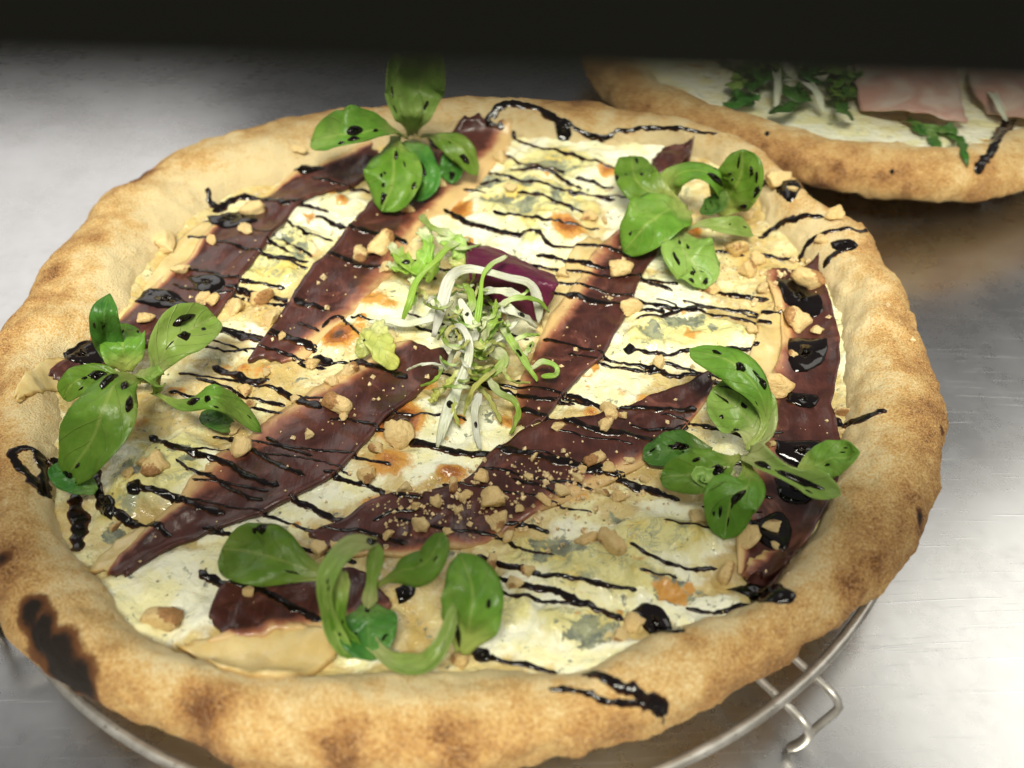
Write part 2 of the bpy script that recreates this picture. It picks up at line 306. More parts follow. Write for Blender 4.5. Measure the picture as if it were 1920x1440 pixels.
def make_crust(c, RO, RI, zb, H, spots, chars, seed, mat, parent):
    nt = len(TT); ph = np.r_[np.linspace(math.radians(200), math.radians(-90), 58)]; nph = len(ph)
    T, PH = np.meshgrid(TT, ph, indexing='ij'); Ro = RO[:, None]; Ri = RI[:, None]
    b = (H*(1+.16*fbm(np.cos(TT)*3+seed, np.sin(TT)*3, 0, 3)))[:, None]
    rm = (Ro+Ri)/2; a = (Ro-Ri)/2
    zc = zb+.0085
    r = rm+a*np.cos(PH); z = np.where(np.sin(PH) > 0, zc+b*np.abs(np.sin(PH))**np.where(np.cos(PH) < 0, 1.35, .85), zc-(zc-zb)*np.abs(np.sin(PH)))
    x = c[0]+r*np.cos(T); y = c[1]+r*np.sin(T)
    nrx = np.cos(PH)*np.cos(T); nry = np.cos(PH)*np.sin(T); nrz = np.sin(PH)
    d = .0026*fbm(x*48+seed, y*48, z*48, 3)+.0009*fbm(x*190, y*190+seed, z*190, 3)+.00035*fbm(x*800, y*800, z*800, 2)
    d = d+.0011*np.clip(fbm(x*110+seed, y*110, z*110, 2)-.3, 0, 1)*2
    d = d*np.clip((1.2-np.abs(np.cos(PH))*.2), 0, 1)
    x = x+nrx*d; y = y+nry*d; z = np.maximum(z+nrz*d, zb)
    tone = np.clip((np.radians(165)-PH)/np.radians(105), 0, 1)*.74-.18+.08*np.sin(TT*3+seed)[:, None]+.14*np.clip((np.radians(60)-PH)/1.5, 0, 1)
    tone = np.where(PH < -.2, tone-.12, tone)
    char = np.zeros_like(x)
    for (px, py, rad, amt) in spots+chars:
        p = at(px, py, zb+.018); k = pxs(p)*rad; dd = np.sqrt((x-p.x)**2+((y-p.y)/1.1)**2+(.35*(z-p.z))**2)/k
        dd = dd*(1+.38*fbm(x*150, y*150, z*150, 3)); m = np.clip(1.25-dd, 0, 1)
        if amt > .8: char = np.maximum(char, m*amt*1.3)
        else: tone = tone+m*amt
    V = np.stack([x, y, z], -1).reshape(-1, 3); F = grid_faces(nt, nph, True, False)
    n0 = len(V); F.append(tuple(i*nph+nph-1 for i in range(nt)))
    o = build('crust', V, F, mat, parent, attrs=dict(tone=tone, char=char, flour=tone*0))
    add_surf(V, F); return o
pizza = empty('pizza', (PC1[0], PC1[1], .0225), 'large whole pizza with ham, blue cheese, walnuts and salad on a wire rack', 'pizza')
ZB = .0225
SP1 = [(250,330,45,.5),(270,318,25,.4),(190,455,38,.5),(100,510,32,.45),(160,600,40,.3),(390,1330,60,.7),(1180,1370,40,.5),(640,1405,60,.5),(1640,640,40,.45),(1290,1205,35,.4),(1690,705,25,.35),(1590,1100,34,.5),(1640,1060,24,.4),(1390,360,30,.3),(1480,400,40,.35),(1490,1130,24,.3),(300,1110,30,.2),(20,1050,60,.5),(60,900,40,.2),(510,205,40,.35),(1080,195,60,.3),(1700,940,30,.3),(850,1400,60,.4),(1000,1430,60,.4),(1350,1290,40,.35),(45,720,40,.2),(1600,480,30,.2),(700,1290,14,.3)]
CH1 = [(98,1238,64,1.0),(80,1190,42,.95),(64,1148,32,.88),(128,1278,50,1.0),(12,1062,20,.82),(1728,965,16,.82),(200,345,10,.81),(1772,800,9,.85)]
make_crust(PC1, RO1, RI1, ZB, .0126, SP1, CH1, 3.1, M['crust'], pizza)

def ell(px, py, rx, ry, z=.031):
    c = at(px, py, z); a = at(px+rx, py, z); b = at(px, py-ry, z); return c.x, c.y, abs(a.x-c.x), abs(b.y-c.y)
def emask(x, y, e):
    cx, cy, a, b = e; return np.clip(1.15-np.sqrt(((x-cx)/a)**2+((y-cy)/b)**2), 0, 1)
BLUE = [(515,505,75,50),(560,460,40,30),(1000,385,120,45),(1040,310,110,32),(960,345,60,30),(1300,625,120,34),(1210,640,40,26),(1130,1060,140,55),(1230,1010,130,38),(1000,1040,60,40),(1180,1090,110,30),(290,895,100,50),(330,850,80,30),(230,940,50,40),(1080,1170,90,40),(960,1150,50,40),(560,770,0.1,.1),(1000,450,20,16),(420,610,.1,.1)]
BROWN = [(865,395,34,22,1.0),(1065,432,42,24,1.0),(1138,326,26,16,.9),(635,632,42,30,1.25),(640,380,16,11,.8),(620,362,18,12,.6),(745,790,62,42,1.6),(735,868,60,36,.75),(845,892,34,20,1.0),(1108,775,26,16,.8),(700,565,36,22,.7),(680,600,16,12,.8),(1165,738,22,14,.4),(1295,436,26,18,.9),(330,735,24,14,.8),(262,790,26,16,.6),(455,690,18,12,.8),(705,945,40,20,.7),(730,575,24,14,.6),(310,440,10,10,.3),(800,720,30,20,.6),(860,790,20,14,.8),(955,790,30,22,.7),(1210,745,24,16,.5),(1000,310,0.1,.1,.1),(1090,930,50,20,.5),(1240,690,20,14,.3),(1010,890,20,14,.3),(560,985,20,12,.6),(440,1060,26,18,.5),(930,690,24,18,.6),(940,600,30,30,.4)]
MOLD = [(1040,1022,55,22),(1015,1045,18,22),(1260,1108,52,30),(1100,1182,62,34),(560,480,14,26),(575,550,20,14),(1030,320,60,12),(915,345,30,16),(935,380,40,14),(985,395,26,16),(1040,380,16,20),(240,890,36,24),(335,845,30,12),(1280,605,50,14),(1215,628,24,18),(1340,620,14,9),(215,1000,30,20),(540,455,16,10),(1160,975,26,8),(990,350,20,10),(345,870,20,14),(420,425,30,20)]
WHITE = [(600,400,95,50),(540,440,80,45),(1000,460,160,40),(1180,285,90,30),(1250,560,80,45),(1100,715,110,45),(430,635,80,35),(330,1110,120,85),(600,900,130,45),(470,965,130,45),(1000,1150,110,80),(1150,1235,110,34),(1000,390,200,85),(640,625,70,45),(840,865,100,34),(1310,1140,90,34),(1250,640,160,44),(930,1180,60,60),(1200,1000,170,60),(1590,660,36,130),(715,575,70,50),(1060,300,150,40),(880,600,120,60),(300,880,120,60),(860,800,90,60),(1230,450,70,50),(480,500,90,50),(1130,1080,170,60),(1400,840,60,50),(700,1190,60,60)]
OIL = [(500,700,110,50),(700,640,120,60),(560,760,80,40),(330,490,60,70),(1110,420,50,60),(1060,540,40,60),(980,760,60,60),(1420,490,80,40),(1440,600,60,70),(1430,720,60,60),(1050,900,120,40),(1280,920,80,50),(480,1210,130,40),(280,960,80,60),(470,560,80,40),(700,870,70,40),(760,1190,90,70),(940,990,80,40),(1150,960,80,40),(560,600,60,30),(430,650,60,30),(1000,670,60,60),(620,985,60,30),(1380,940,70,60)]
g = .0008; xs = np.arange(-.16, .16, g); ys = np.arange(-.13, .19, g)
GX, GY = np.meshgrid(xs, ys, indexing='ij')
TH = np.arctan2(GY-PC1[1], GX-PC1[0]); RR = np.hypot(GX-PC1[0], GY-PC1[1]); RIN = np.interp(TH, TT, RI1, period=2*math.pi)
mold = np.zeros_like(GX); blue = np.zeros_like(GX); brown = np.zeros_like(GX); oil = np.zeros_like(GX)
WX = GX+.0035*fbm(GX*130, GY*130, 1, 3); WY = GY+.0035*fbm(GX*130, GY*130, 9, 3)
for e in BLUE: blue = np.maximum(blue, emask(WX, WY, ell(*e)))
for e in BROWN: brown = np.maximum(brown, e[4]*emask(GX*.5+WX*.5, GY*.5+WY*.5, ell(*e[:4])))
for e in MOLD: mold = np.maximum(mold, emask(WX, WY, ell(*e)))
white = np.zeros_like(GX)
for e in WHITE: white = np.maximum(white, emask(WX, WY, ell(*e)))
for e in OIL: oil = np.maximum(oil, emask(WX, WY, ell(*e)))
HZ = .0296+.0022*np.abs(fbm(GX*60, GY*60, 5, 2))+.0012*fbm(GX*120, GY*120, 5, 2)+.0009*fbm(GX*260, GY*260, 2, 3)+.0022*np.clip(blue*2.2, 0, 1)*(1+.75*fbm(GX*170, GY*170, 4, 3))+.0014*np.clip(brown*1.5, 0, 1)*(1+.4*fbm(GX*500, GY*500, 6, 2))-.0005*oil+.0012*np.clip(white*3, 0, 1)
HZ = HZ-.0006*np.clip(mold*1.5, 0, 1)+.002*np.clip((RR-RIN+.012)/.012, 0, 1)**2
ins = RR < RIN+.004; idx = -np.ones(GX.shape, int); idx[ins] = np.arange(ins.sum())
V = np.stack([GX[ins], GY[ins], HZ[ins]], -1)
q = np.stack([idx[:-1, :-1], idx[1:, :-1], idx[1:, 1:], idx[:-1, 1:]], -1).reshape(-1, 4); F = q[(q >= 0).all(1)].tolist()
cheese = build('cheese', V, F, M['cheese'], pizza, attrs=dict(blue=blue[ins], brown=brown[ins], oil=oil[ins], mold=mold[ins], white=white[ins]))
add_surf(V, F)

# second pizza
PC2 = np.array([.198, .292]); 
RO2 = .158+.004*fbm(np.cos(TT)*2+5, np.sin(TT)*2, 0, 2); RI2 = RO2-.032-.002*fbm(np.cos(TT)*4, np.sin(TT)*4, 3, 2)
pizza2 = empty('pizza', (PC2[0], PC2[1], .0165), 'second pizza with prosciutto and green salad, cut off by the top right corner', 'pizza')
SP2 = [(1560,325,40,.8),(1300,150,40,.3),(1345,195,30,.5),(1480,310,60,.5),(1700,335,40,.3),(1660,280,30,.3),(1850,320,30,.2),(1400,280,40,.4),(1600,290,26,.2)]
CH2 = [(1548,332,26,.95),(1520,335,16,.9)]
make_crust(PC2, RO2, RI2, .0165, .0150, SP2, CH2, 8.4, M['crust'], pizza2)
n2 = 120; V = [(PC2[0], PC2[1], .026)]; F = []
for k in range(1, 25):
    for i in range(n2):
        t = 2*math.pi*i/n2; r = (.133)*k/24; x = PC2[0]+r*math.cos(t); y = PC2[1]+r*math.sin(t); V.append((x, y, .0255+.0012*float(fbm(x*80, y*80, 3, 2))))
for i in range(n2): F.append((0, 1+i, 1+(i+1) % n2))
for k in range(23):
    for i in range(n2): a = 1+k*n2+i; b = 1+k*n2+(i+1) % n2; F.append((a, a+n2, b+n2, b))
VV = np.array(V); build('cheese', V, F, M['cheese'], pizza2, attrs=dict(blue=VV[:, 0]*0, brown=VV[:, 0]*0, oil=VV[:, 0]*0+.3, white=VV[:, 0]*0+.6, mold=VV[:, 0]*0))
add_surf(V, F)

# ------------------------------------------------------------------ drape helpers
DN = Vector((0, 0, -1))
def drop(x, y, zt=.2):
    z = 0.0
    for b in surfs:
        h = b.ray_cast(Vector((x, y, zt)), DN)
        if h[0] is not None and h[0].z > z: z = h[0].z
    return z
def cam(px, py):
    d = ray(px, py); best = None
    for b in surfs[:4]:
        h = b.ray_cast(CAM, d)
        if h[0] is not None and (best is None or h[3] < best[1]): best = (h[0], h[3])
    return best[0] if best else at(px, py, .03)
def lift(px, py, hmm):                                 # point above the surface seen at that pixel, hmm millimetres up
    z = cam(px, py).z+hmm*.001
    return at(px, py, z)

def sheet(V_top, nu, nv, th, nrm=None):
    V = np.array(V_top); n = len(V); B = V-np.array([0, 0, th]) if nrm is None else V-np.array(nrm)*th
    F = grid_faces(nu, nv); F2 = [tuple(n+i for i in f[::-1]) for f in F]; E = []
    for i in range(nu-1):
        E.append((i*nv, i*nv+n, (i+1)*nv+n, (i+1)*nv)); E.append((i*nv+nv-1, (i+1)*nv+nv-1, (i+1)*nv+nv-1+n, i*nv+nv-1+n))
    for j in range(nv-1):
        E.append((j, j+1, j+1+n, j+n)); E.append(((nu-1)*nv+j, (nu-1)*nv+j+n, (nu-1)*nv+j+1+n, (nu-1)*nv+j+1))
    return np.vstack([V, B]), F+F2+E
def strip(name, L, R, mat, label, cat, group, fat=(0, 0), lift_=.0010, wr=.0012, nu=70, nv=16, seed=0, ends=.004, parent=None, edge_curl=.0006):
    l = catmull([tuple(cam(*p)) for p in L], nu); r = catmull([tuple(cam(*p)) for p in R], nu)
    e_ = .09 if name == 'ham_slice' else 0; v = np.linspace(-e_, 1+e_, nv)[None, :, None]; P = l[:, None, :]*(1-v)+r[:, None, :]*v
    v = np.linspace(0, 1, nv)[None, :, None]; u = np.linspace(0, 1, nu)[:, None]; vv = v[..., 0]
    wid = np.linalg.norm(l-r, axis=1)[:, None]
    ed = fbm(u*14+seed, np.sign(vv-.5)*3, seed, 3)*.0011*np.abs(vv-.5)*2
    dirv = (r-l)/np.maximum(wid, 1e-6); P = P+dirv[:, None, :]*ed[..., None]
    tn = np.gradient(P, axis=0); tn /= np.maximum(np.linalg.norm(tn, axis=2, keepdims=True), 1e-9)
    en = (fbm(vv*5+seed*3, seed, 0, 3))*ends
    P = P+tn*(en*(np.clip(1-u*8, 0, 1)+np.clip(u*8-7, 0, 1)))[..., None]
    Z = np.array([[drop(P[i, j, 0], P[i, j, 1]) for j in range(nv)] for i in range(nu)])
    Zs = Z.copy()
    for _ in range(3):
        A = np.pad(Zs, 1, mode='edge'); Zs = (A[:-2, 1:-1]+A[2:, 1:-1]+A[1:-1, :-2]+A[1:-1, 2:]+A[1:-1, 1:-1])/5
    Z = np.maximum(Zs, Z-.0003)+lift_+wr*(.5+.5*fbm(P[..., 0]*95+seed, P[..., 1]*95, seed, 2))+.0004*fbm(P[..., 0]*200, P[..., 1]*200, seed+2, 2)+.0003*fbm(P[..., 0]*420, P[..., 1]*420, seed, 2)+edge_curl*(np.abs(vv-.5)*2)**4-(.0016*np.clip(1-vv/.22, 0, 1)*(fat[0] > 0)+.0016*np.clip(1-(1-vv)/.22, 0, 1)*(fat[1] > 0))
    P[..., 2] = Z
    fa = np.clip(1-vv/max(fat[0], 1e-6), 0, 1) if fat[0] else 0*vv
    fb = np.clip(1-(1-vv)/max(fat[1], 1e-6), 0, 1) if fat[1] else 0*vv
    f = (np.maximum(fa, fb)+0*u)
    if seed: f = np.clip(f*(1+.7*fbm(u*5+seed, vv*0, 0, 2)), 0, 1)
    ee = np.maximum(np.abs(vv-.5)*2, np.abs(u-.5)*2*.98)+0*u
    Vt, F = sheet(P.reshape(-1, 3), nu, nv, lift_+.0006)
    a2 = np.r_[f.ravel(), f.ravel()]; e2 = np.r_[ee.ravel(), ee.ravel()]
    o = build(name, Vt, F, mat, parent, attrs=dict(fat=a2, edge=e2, wk=a2*0), label=label, cat=cat, group=group)
    add_surf(Vt[:nu*nv], grid_faces(nu, nv)); return o

# ------------------------------------------------------------------ pear slices then ham strips
PG = 'pear slices on the pizza'
strip('pear_slice', [(430,405),(380,420),(335,455),(275,535)], [(400,440),(390,465),(350,500),(270,560)], M['pear'], 'glossy pear slice beside a whole walnut piece at upper left crust', 'pear slice', PG, edge_curl=-.0006, seed=1, nu=40, nv=12, wr=.002)
strip('pear_slice', [(345,1215),(420,1195),(520,1175),(640,1190)], [(350,1225),(430,1258),(530,1268),(640,1225)], M['pear'], 'long pear slice tucked against the front crust under a ham end', 'pear slice', PG, edge_curl=-.0006, seed=2, nu=44, nv=14, wr=.002, lift_=.002)
strip('pear_slice', [(1420,590),(1415,640),(1405,690),(1420,735)], [(1455,590),(1468,640),(1470,700),(1440,745)], M['pear'], 'pale shiny pear slice beside the dark glaze pools on the right', 'pear slice', PG, edge_curl=-.0006, seed=3, nu=40, nv=12, wr=.002, lift_=.002)
strip('pear_slice', [(30,745),(45,705),(90,680),(150,668)], [(45,752),(80,735),(110,735),(150,720)], M['pear'], 'browned pear slice end lying on the left crust', 'pear slice', PG, edge_curl=-.0006, seed=4, nu=36, nv=12, wr=.0015)
strip('pear_slice', [(340,940),(270,990),(210,1025),(160,1062)], [(360,975),(290,1025),(240,1055),(190,1082)], M['pear'], 'thin pear slice ending at the front left crust', 'pear slice', PG, edge_curl=-.0006, seed=5, nu=40, nv=12, wr=.0015)
strip('pear_slice', [(1090,450),(1060,500),(1030,560),(1015,620)], [(1160,450),(1115,510),(1080,570),(1050,630)], M['pear'], 'pear slice between the radicchio leaf and a broad ham strip', 'pear slice', PG, edge_curl=-.0006, seed=6, nu=40, nv=14, wr=.0015)
HG = 'cured ham strips on the pizza'
def ham(L, R, label, **k): return strip('ham_slice', L, R, M['ham'], label, 'ham', HG, **k)
ham([(700,268),(600,318),(530,350),(480,385),(415,425),(372,480),(330,520),(245,592),(200,620),(130,680),(100,700)],[(730,300),(700,330),(640,358),(552,385),(500,445),(435,540),(390,600),(330,625),(270,650),(190,690),(120,730)],'dark ham strip furthest left, passing under a big glaze blob',seed=11,fat=(.12,0),nu=96)
ham([(880,222),(850,262),(770,320),(700,392),(640,465),(580,540),(525,615),(475,680)],[(952,235),(945,275),(905,328),(845,382),(785,430),(720,520),(650,590),(560,680)],'long ham strip under the top salad sprig running down to centre left',seed=12,fat=(0,.42),nu=90)
ham([(760,640),(690,672),(600,735),(540,775),(470,830),(410,875),(355,925),(300,990),(205,1075)],[(838,668),(800,715),(735,768),(690,812),(640,862),(580,910),(500,952),(430,982),(340,1020),(238,1080)],'broad ham strip from the frisee tuft to the front left crust',seed=13,fat=(.36,0),nu=96)
ham([(1235,310),(1190,400),(1130,470),(1085,540),(1035,610),(1005,680),(975,740),(960,810)],[(1292,288),(1260,380),(1235,455),(1190,530),(1150,620),(1100,690),(1050,745),(1010,800)],'ham strip running down from the upper right salad sprig past the frisee',seed=14,fat=(.38,0),nu=90)
ham([(1330,708),(1220,755),(1130,795),(1040,810),(980,828),(925,868),(860,925),(720,950),(645,990),(585,1012)],[(1335,735),(1290,790),(1230,850),(1150,890),(1060,925),(970,970),(900,1012),(800,1030),(700,1040),(620,1055)],'nut-strewn ham strip with a ruffled edge right below the frisee',seed=15,fat=(0,.22),nu=96,wr=.0022)
ham([(1440,508),(1455,560),(1468,640),(1455,720),(1435,780),(1430,850),(1405,920),(1385,1000),(1385,1075)],[(1520,505),(1552,600),(1560,680),(1546,760),(1556,830),(1543,930),(1500,1020),(1450,1090),(1430,1112)],'glossy reddish ham strip with black glaze pools along the right crust',seed=16,fat=(.32,0),nu=96,wr=.0015,edge_curl=.002)
ham([(395,1160),(430,1105),(520,1090),(650,1080),(700,1085)],[(400,1205),(480,1196),(560,1180),(650,1165),(720,1150)],'short ham end beside the lowest salad sprig',seed=17,fat=(0,.3),nu=60)
ham([(1395,1085),(1410,1060),(1440,1045)],[(1440,1100),(1460,1080),(1470,1060)],'small curled pink ham tip above the lower right glaze blot',seed=18,fat=(.5,0),nu=30,wr=.003)
ham([(1225,320),(1240,300),(1262,285),(1285,283)],[(1240,345),(1262,330),(1280,312),(1292,295)],'torn reddish ham tip poking out behind the upper right salad sprig',seed=19,nu=30,wr=.003,lift_=.0025)
# ------------------------------------------------------------------ toppings on the second pizza
def sheet2(P, name, mat, label, cat, group=None, n=22):
    P = np.array([[tuple(lift(*c)) for c in row] for row in P]); nu = nv = n
    A = np.array([catmull(row, nv) for row in P]); G = np.array([catmull(A[:, j], nu) for j in range(nv)]).transpose(1, 0, 2)
    G[..., 2] += .0028*fbm(G[..., 0]*70, G[..., 1]*70, 3, 3); G[..., 0] += .003*fbm(G[..., 0]*80, G[..., 1]*80, 8, 3); G[..., 1] += .003*fbm(G[..., 0]*80, G[..., 1]*80, 14, 3)
    Vt, F = sheet(G.reshape(-1, 3), nu, nv, .0009); uu = np.repeat(np.linspace(0, 1, nu), nv); v2 = np.tile(np.linspace(-1, 1, nv), nu)
    return build(name, Vt, F, mat, attrs=dict(lu=np.r_[uu, uu]*0+.8, lv=np.r_[v2, v2]*0+.5, fat=np.r_[uu, uu]*0, edge=np.r_[uu, uu]*0, wk=np.r_[uu, uu]*0), label=label, cat=cat, group=group)
sheet2([[(1610,95,6),(1700,90,10),(1790,100,8)],[(1600,150,8),(1700,140,14),(1800,160,10)],[(1620,200,5),(1720,208,10),(1812,232,5)]], 'prosciutto_slice', M['pros'], 'pink prosciutto slice draped over the edge of the second pizza', 'ham')
sheet2([[(1820,90,6),(1900,90,8),(1990,100,6)],[(1825,160,8),(1900,150,12),(1990,160,8)],[(1850,205,4),(1915,215,8),(1990,225,4)]], 'prosciutto_slice', M['pros'], 'pale prosciutto slice at the right frame edge on the second pizza', 'ham')

# ------------------------------------------------------------------ leaves
def leaf_pts(spec, nu=26, nv=11, width=None, prof='spat', cup=.25, twist=0, fold=0, seed=0, frill=0, up=.55):
    C = [tuple(lift(*p)) for p in spec]; S_ = catmull3(C, nu); w = width*pxs(C[len(C)//2])
    G = np.zeros((nu, nv, 3)); Nn = np.zeros((nu, nv, 3)); pv = None
    for i in range(nu):
        u = i/(nu-1); p = Vector(S_[i]); t = Vector(S_[min(i+1, nu-1)])-Vector(S_[max(i-1, 0)]); t.normalize()
        n = ((CAM-p).normalized()*(1-up)+Vector((0, 0, 1))*up); n = n-t*n.dot(t)
        if n.length < 1e-4: n = Vector((0, -1, 0))
        n.normalize()
        if pv is not None:
            q = pv-t*pv.dot(t)
            if q.length > 1e-5: n = (n*.45+q.normalized()*.55).normalized()
        pv = n.copy(); n = Matrix.Rotation(math.radians(twist), 3, t) @ n
        s = t.cross(n).normalized()
        def sm(a, b, t): t = min(1, max(0, (t-a)/(b-a))); return t*t*(3-2*t)
        def cap(a, t, e=2.0): return max(0, 1-max(0, (t-a)/(1-a))**e)**.5
        if prof == 'spat': k = (.20+.80*sm(.12, .62, u))*cap(.62, u)
        elif prof == 'round': k = (.24+.76*sm(-.05, .42, u))*cap(.52, u)
        elif prof == 'oval': k = max(.12, 1-(2*u*.96+.04-1)**2)**.6*cap(.8, u)
        else: k = (1.0-.5*u if prof == 'taper' else .82+.18*math.sin(u*9+seed))*cap(.8, u, 1.6)*(.55+.45*sm(0, .12, u))
        hw = w*.5*max(k, .02)*(1+.05*float(vn(u*5+seed, seed)))
        for j in range(nv):
            v = -1+2*j/(nv-1); off = hw*v; b = cup*hw*(v*v-.33)+fold*hw*abs(v)+.20*hw*float(vn(u*4+seed*7, v*2, seed))+.11*hw*float(vn(u*9+seed*3, v*4, seed))+.06*hw*float(vn(u*18+seed*3, v*7, seed))+.10*hw*abs(v)**2*math.sin(u*11+seed*2+v)
            if frill: b += frill*hw*abs(v)*math.sin(u*26+v*2+seed); off *= 1+.35*frill*math.sin(u*34+seed*2)
            G[i, j] = p+s*off+n*b
    du = np.gradient(G, axis=0); dv = np.gradient(G, axis=1); Nn = np.cross(dv, du); ln = np.linalg.norm(Nn, axis=2, keepdims=True); Nn = Nn/np.maximum(ln, 1e-12)
    ref = np.array((CAM-Vector(S_[nu//2])).normalized()); 
    if (Nn*ref).sum() < 0: Nn = -Nn
    return G, Nn
def catmull3(C, n):
    P = np.array(C); m = len(P); Q = np.vstack([2*P[0]-P[1], P, 2*P[-1]-P[-2]])
    L = np.r_[0, np.cumsum(np.linalg.norm(np.diff(P, axis=0), axis=1))]; out = []
    for s in np.linspace(0, L[-1], n):
        i = min(max(np.searchsorted(L, s)-1, 0), m-2); t = (s-L[i])/max(L[i+1]-L[i], 1e-9); a, b, c, d = Q[i:i+4]
        out.append(.5*((2*b)+(c-a)*t+(2*a-5*b+4*c-d)*t*t+(3*b-a-3*c+d)*t**3))
    return np.array(out)
LEAF_G = {}
def leaf(parent, spec, width, mat='leaf', name='leaf', drops=(), th=.00022, label=None, clampz=True, **kw):
    G, N = leaf_pts(spec, width=width*(.94 if name == 'leaf' else 1), **kw); nu, nv = G.shape[:2]; rr = random.Random(kw.get('seed', 0)*13+5)
    if name == 'leaf' and parent.name.startswith('salad_sprig'): drops = list(drops)+[(rr.uniform(.35, .92), rr.uniform(-.75, .75), rr.uniform(.015, .05), rr.uniform(.03, .10)) for _ in range(rr.randrange(1, 5))]
    if clampz:
        for i in range(nu):
            for j in range(nv):
                z = drop(G[i, j, 0], G[i, j, 1])+.0007
                if G[i, j, 2] < z: G[i, j, 2] = z
    Vt, F = sheet(G.reshape(-1, 3), nu, nv, th, N.reshape(-1, 3))
    uu = np.repeat(np.linspace(0, 1, nu), nv); v2 = np.tile(np.linspace(-1, 1, nv), nu)
    o = build(name, Vt, F, M[mat], parent, attrs=dict(lu=np.r_[uu, uu], lv=np.r_[v2, v2]), label=label)
    for (u, v, ru, rv) in drops: leaf_drop(o, G, N, u, v, ru, rv)
    return o
def leaf_drop(parent, G, N, u, v, ru, rv):
    nu, nv = G.shape[:2]
    def ev(A, u, v):
        x = min(max(u, 0), 1)*(nu-1); y = (min(max(v, -1), 1)+1)/2*(nv-1); i = min(int(x), nu-2); j = min(int(y), nv-2); a = x-i; b = y-j
        return (A[i, j]*(1-a)+A[i+1, j]*a)*(1-b)+(A[i, j+1]*(1-a)+A[i+1, j+1]*a)*b
    V = []; m = 16; rings = [1, .93, .75, .45]; hh = [-.0001, .00025, .00055, .00075]; sd = random.random()*50; sc = min(1.4, max(ru, rv)/.12)
    for k, (q, h) in enumerate(zip(rings, hh)):
        for i in range(m):
            a = 2*math.pi*i/m; q2 = q*(1+.35*float(vn(math.cos(a)*1.5+sd, math.sin(a)*1.5)))
            V.append(ev(G, u+ru*q2*math.cos(a), v+rv*q2*math.sin(a))+ev(N, u, v)*h*sc)
    V.append(ev(G, u, v)+ev(N, u, v)*.00085*sc); F = grid_faces(4, m, False, True)+[(3*m+i, 3*m+(i+1) % m, 4*m) for i in range(m)]
    return build('glaze_drop', V, F, M['glaze'], parent)
def sprig(px, py, label):
    p = cam(px, py); return empty('salad_sprig', tuple(p), label, 'salad sprig', "lamb's lettuce sprigs on the pizza")
s1 = sprig(775, 262, "lamb's lettuce sprig at the back with one leaf standing up into the blur")
leaf(s1, [(765,258,12),(715,238,20),(650,245,22),(583,262,12)], 98, drops=[(.62,-.35,.05,.16),(.58,.1,.09,.2)], seed=1, cup=.35)
leaf(s1, [(755,265,12),(785,300,15),(800,340,11),(775,375,4)], 62, 'leafd', seed=2, prof='round', drops=[(.5,.1,.2,.25)])
leaf(s1, [(742,252,12),(738,290,20),(735,340,15),(715,396,4)], 118, 'leaf', seed=3, fold=-.25, drops=[(.4,-.1,.05,.12),(.9,.15,.05,.15),(.72,-.75,.04,.08)])
leaf(s1, [(788,252,12),(830,254,22),(870,282,20),(896,328,8)], 58, seed=4, fold=-.5, drops=[(.8,.3,.07,.25)])
leaf(s1, [(872,285,16),(850,305,12),(846,345,4)], 48, 'leafd', seed=5, prof='oval', cup=.6, drops=[(.8,0,.1,.3)])
leaf(s1, [(775,252,12),(780,215,24),(788,165,42),(803,70,70)], 96, 'leafl', seed=6, cup=.5, up=.1)
leaf(s1, [(770,255,12),(765,215,24),(755,170,40),(742,95,58)], 70, 'leafl', seed=7, cup=.5, up=.1)
leaf(s1, [(770,262,10),(790,285,10),(815,310,3)], 40, 'leafl', 'stem', seed=8, prof='strap', cup=-.6, th=.002)
s2 = sprig(1290, 392, "lamb's lettuce sprig of six broad leaves at the upper right")
leaf(s2, [(1345,402,6),(1365,372,14),(1388,330,22),(1393,280,24)], 105, 'leaf', seed=11, prof='round', cup=.3, up=.2, drops=[(.85,-.2,.1,.06),(.35,.75,.07,.14),(.6,.85,.05,.1)])
leaf(s2, [(1275,388,8),(1225,362,14),(1192,332,17),(1184,292,15)], 84, 'leaf', seed=12, prof='round', up=.3, drops=[(.9,.35,.05,.14),(.6,-.9,.06,.1)])
leaf(s2, [(1248,378,6),(1258,338,18),(1300,318,26),(1345,335,26),(1355,380,12)], 62, 'leaf', seed=13, prof='taper', cup=-.3, drops=[(.68,.1,.1,.3)])
leaf(s2, [(1365,365,20),(1340,385,14),(1312,395,8)], 44, 'leafd', seed=14, prof='oval', cup=.5)
leaf(s2, [(1292,388,10),(1255,388,18),(1212,418,15),(1168,472,3)], 118, 'leaf', seed=15, fold=-.2, prof='round')
leaf(s2, [(1283,432,4),(1320,420,11),(1365,425,13),(1410,437,5)], 46, 'leafl', seed=16, fold=.2)
leaf(s2, [(1272,425,6),(1285,470,11),(1308,505,8),(1322,542,3)], 100, 'leafl', seed=17, drops=[(.8,.3,.04,.1),(.93,-.2,.03,.15),(.88,.55,.03,.12)], fold=.2)
leaf(s2, [(1298,462,9),(1320,490,8),(1345,512,5)], 55, 'leafd', seed=18, prof='oval')
s3 = sprig(285, 735, "lamb's lettuce sprig on the left with a long leaf reaching the crust")
leaf(s3, [(222,690,5),(203,640,18),(195,590,26),(206,550,27)], 60, 'leafd', seed=21, prof='oval', up=.2, label='upright dark green leaf')
leaf(s3, [(238,698,6),(232,665,15),(230,635,18),(236,606,15)], 80, 'leaf', seed=22, prof='round', up=.2)
leaf(s3, [(290,722,7),(298,685,16),(325,640,22),(402,592,20)], 100, 'leafl', seed=23, fold=.35, drops=[(.62,.1,.06,.2),(.72,-.5,.1,.16)], up=.2)
leaf(s3, [(265,716,7),(190,703,13),(142,715,13),(118,748,7)], 64, 'leaf', seed=24, drops=[(.45,.1,.12,.4)])
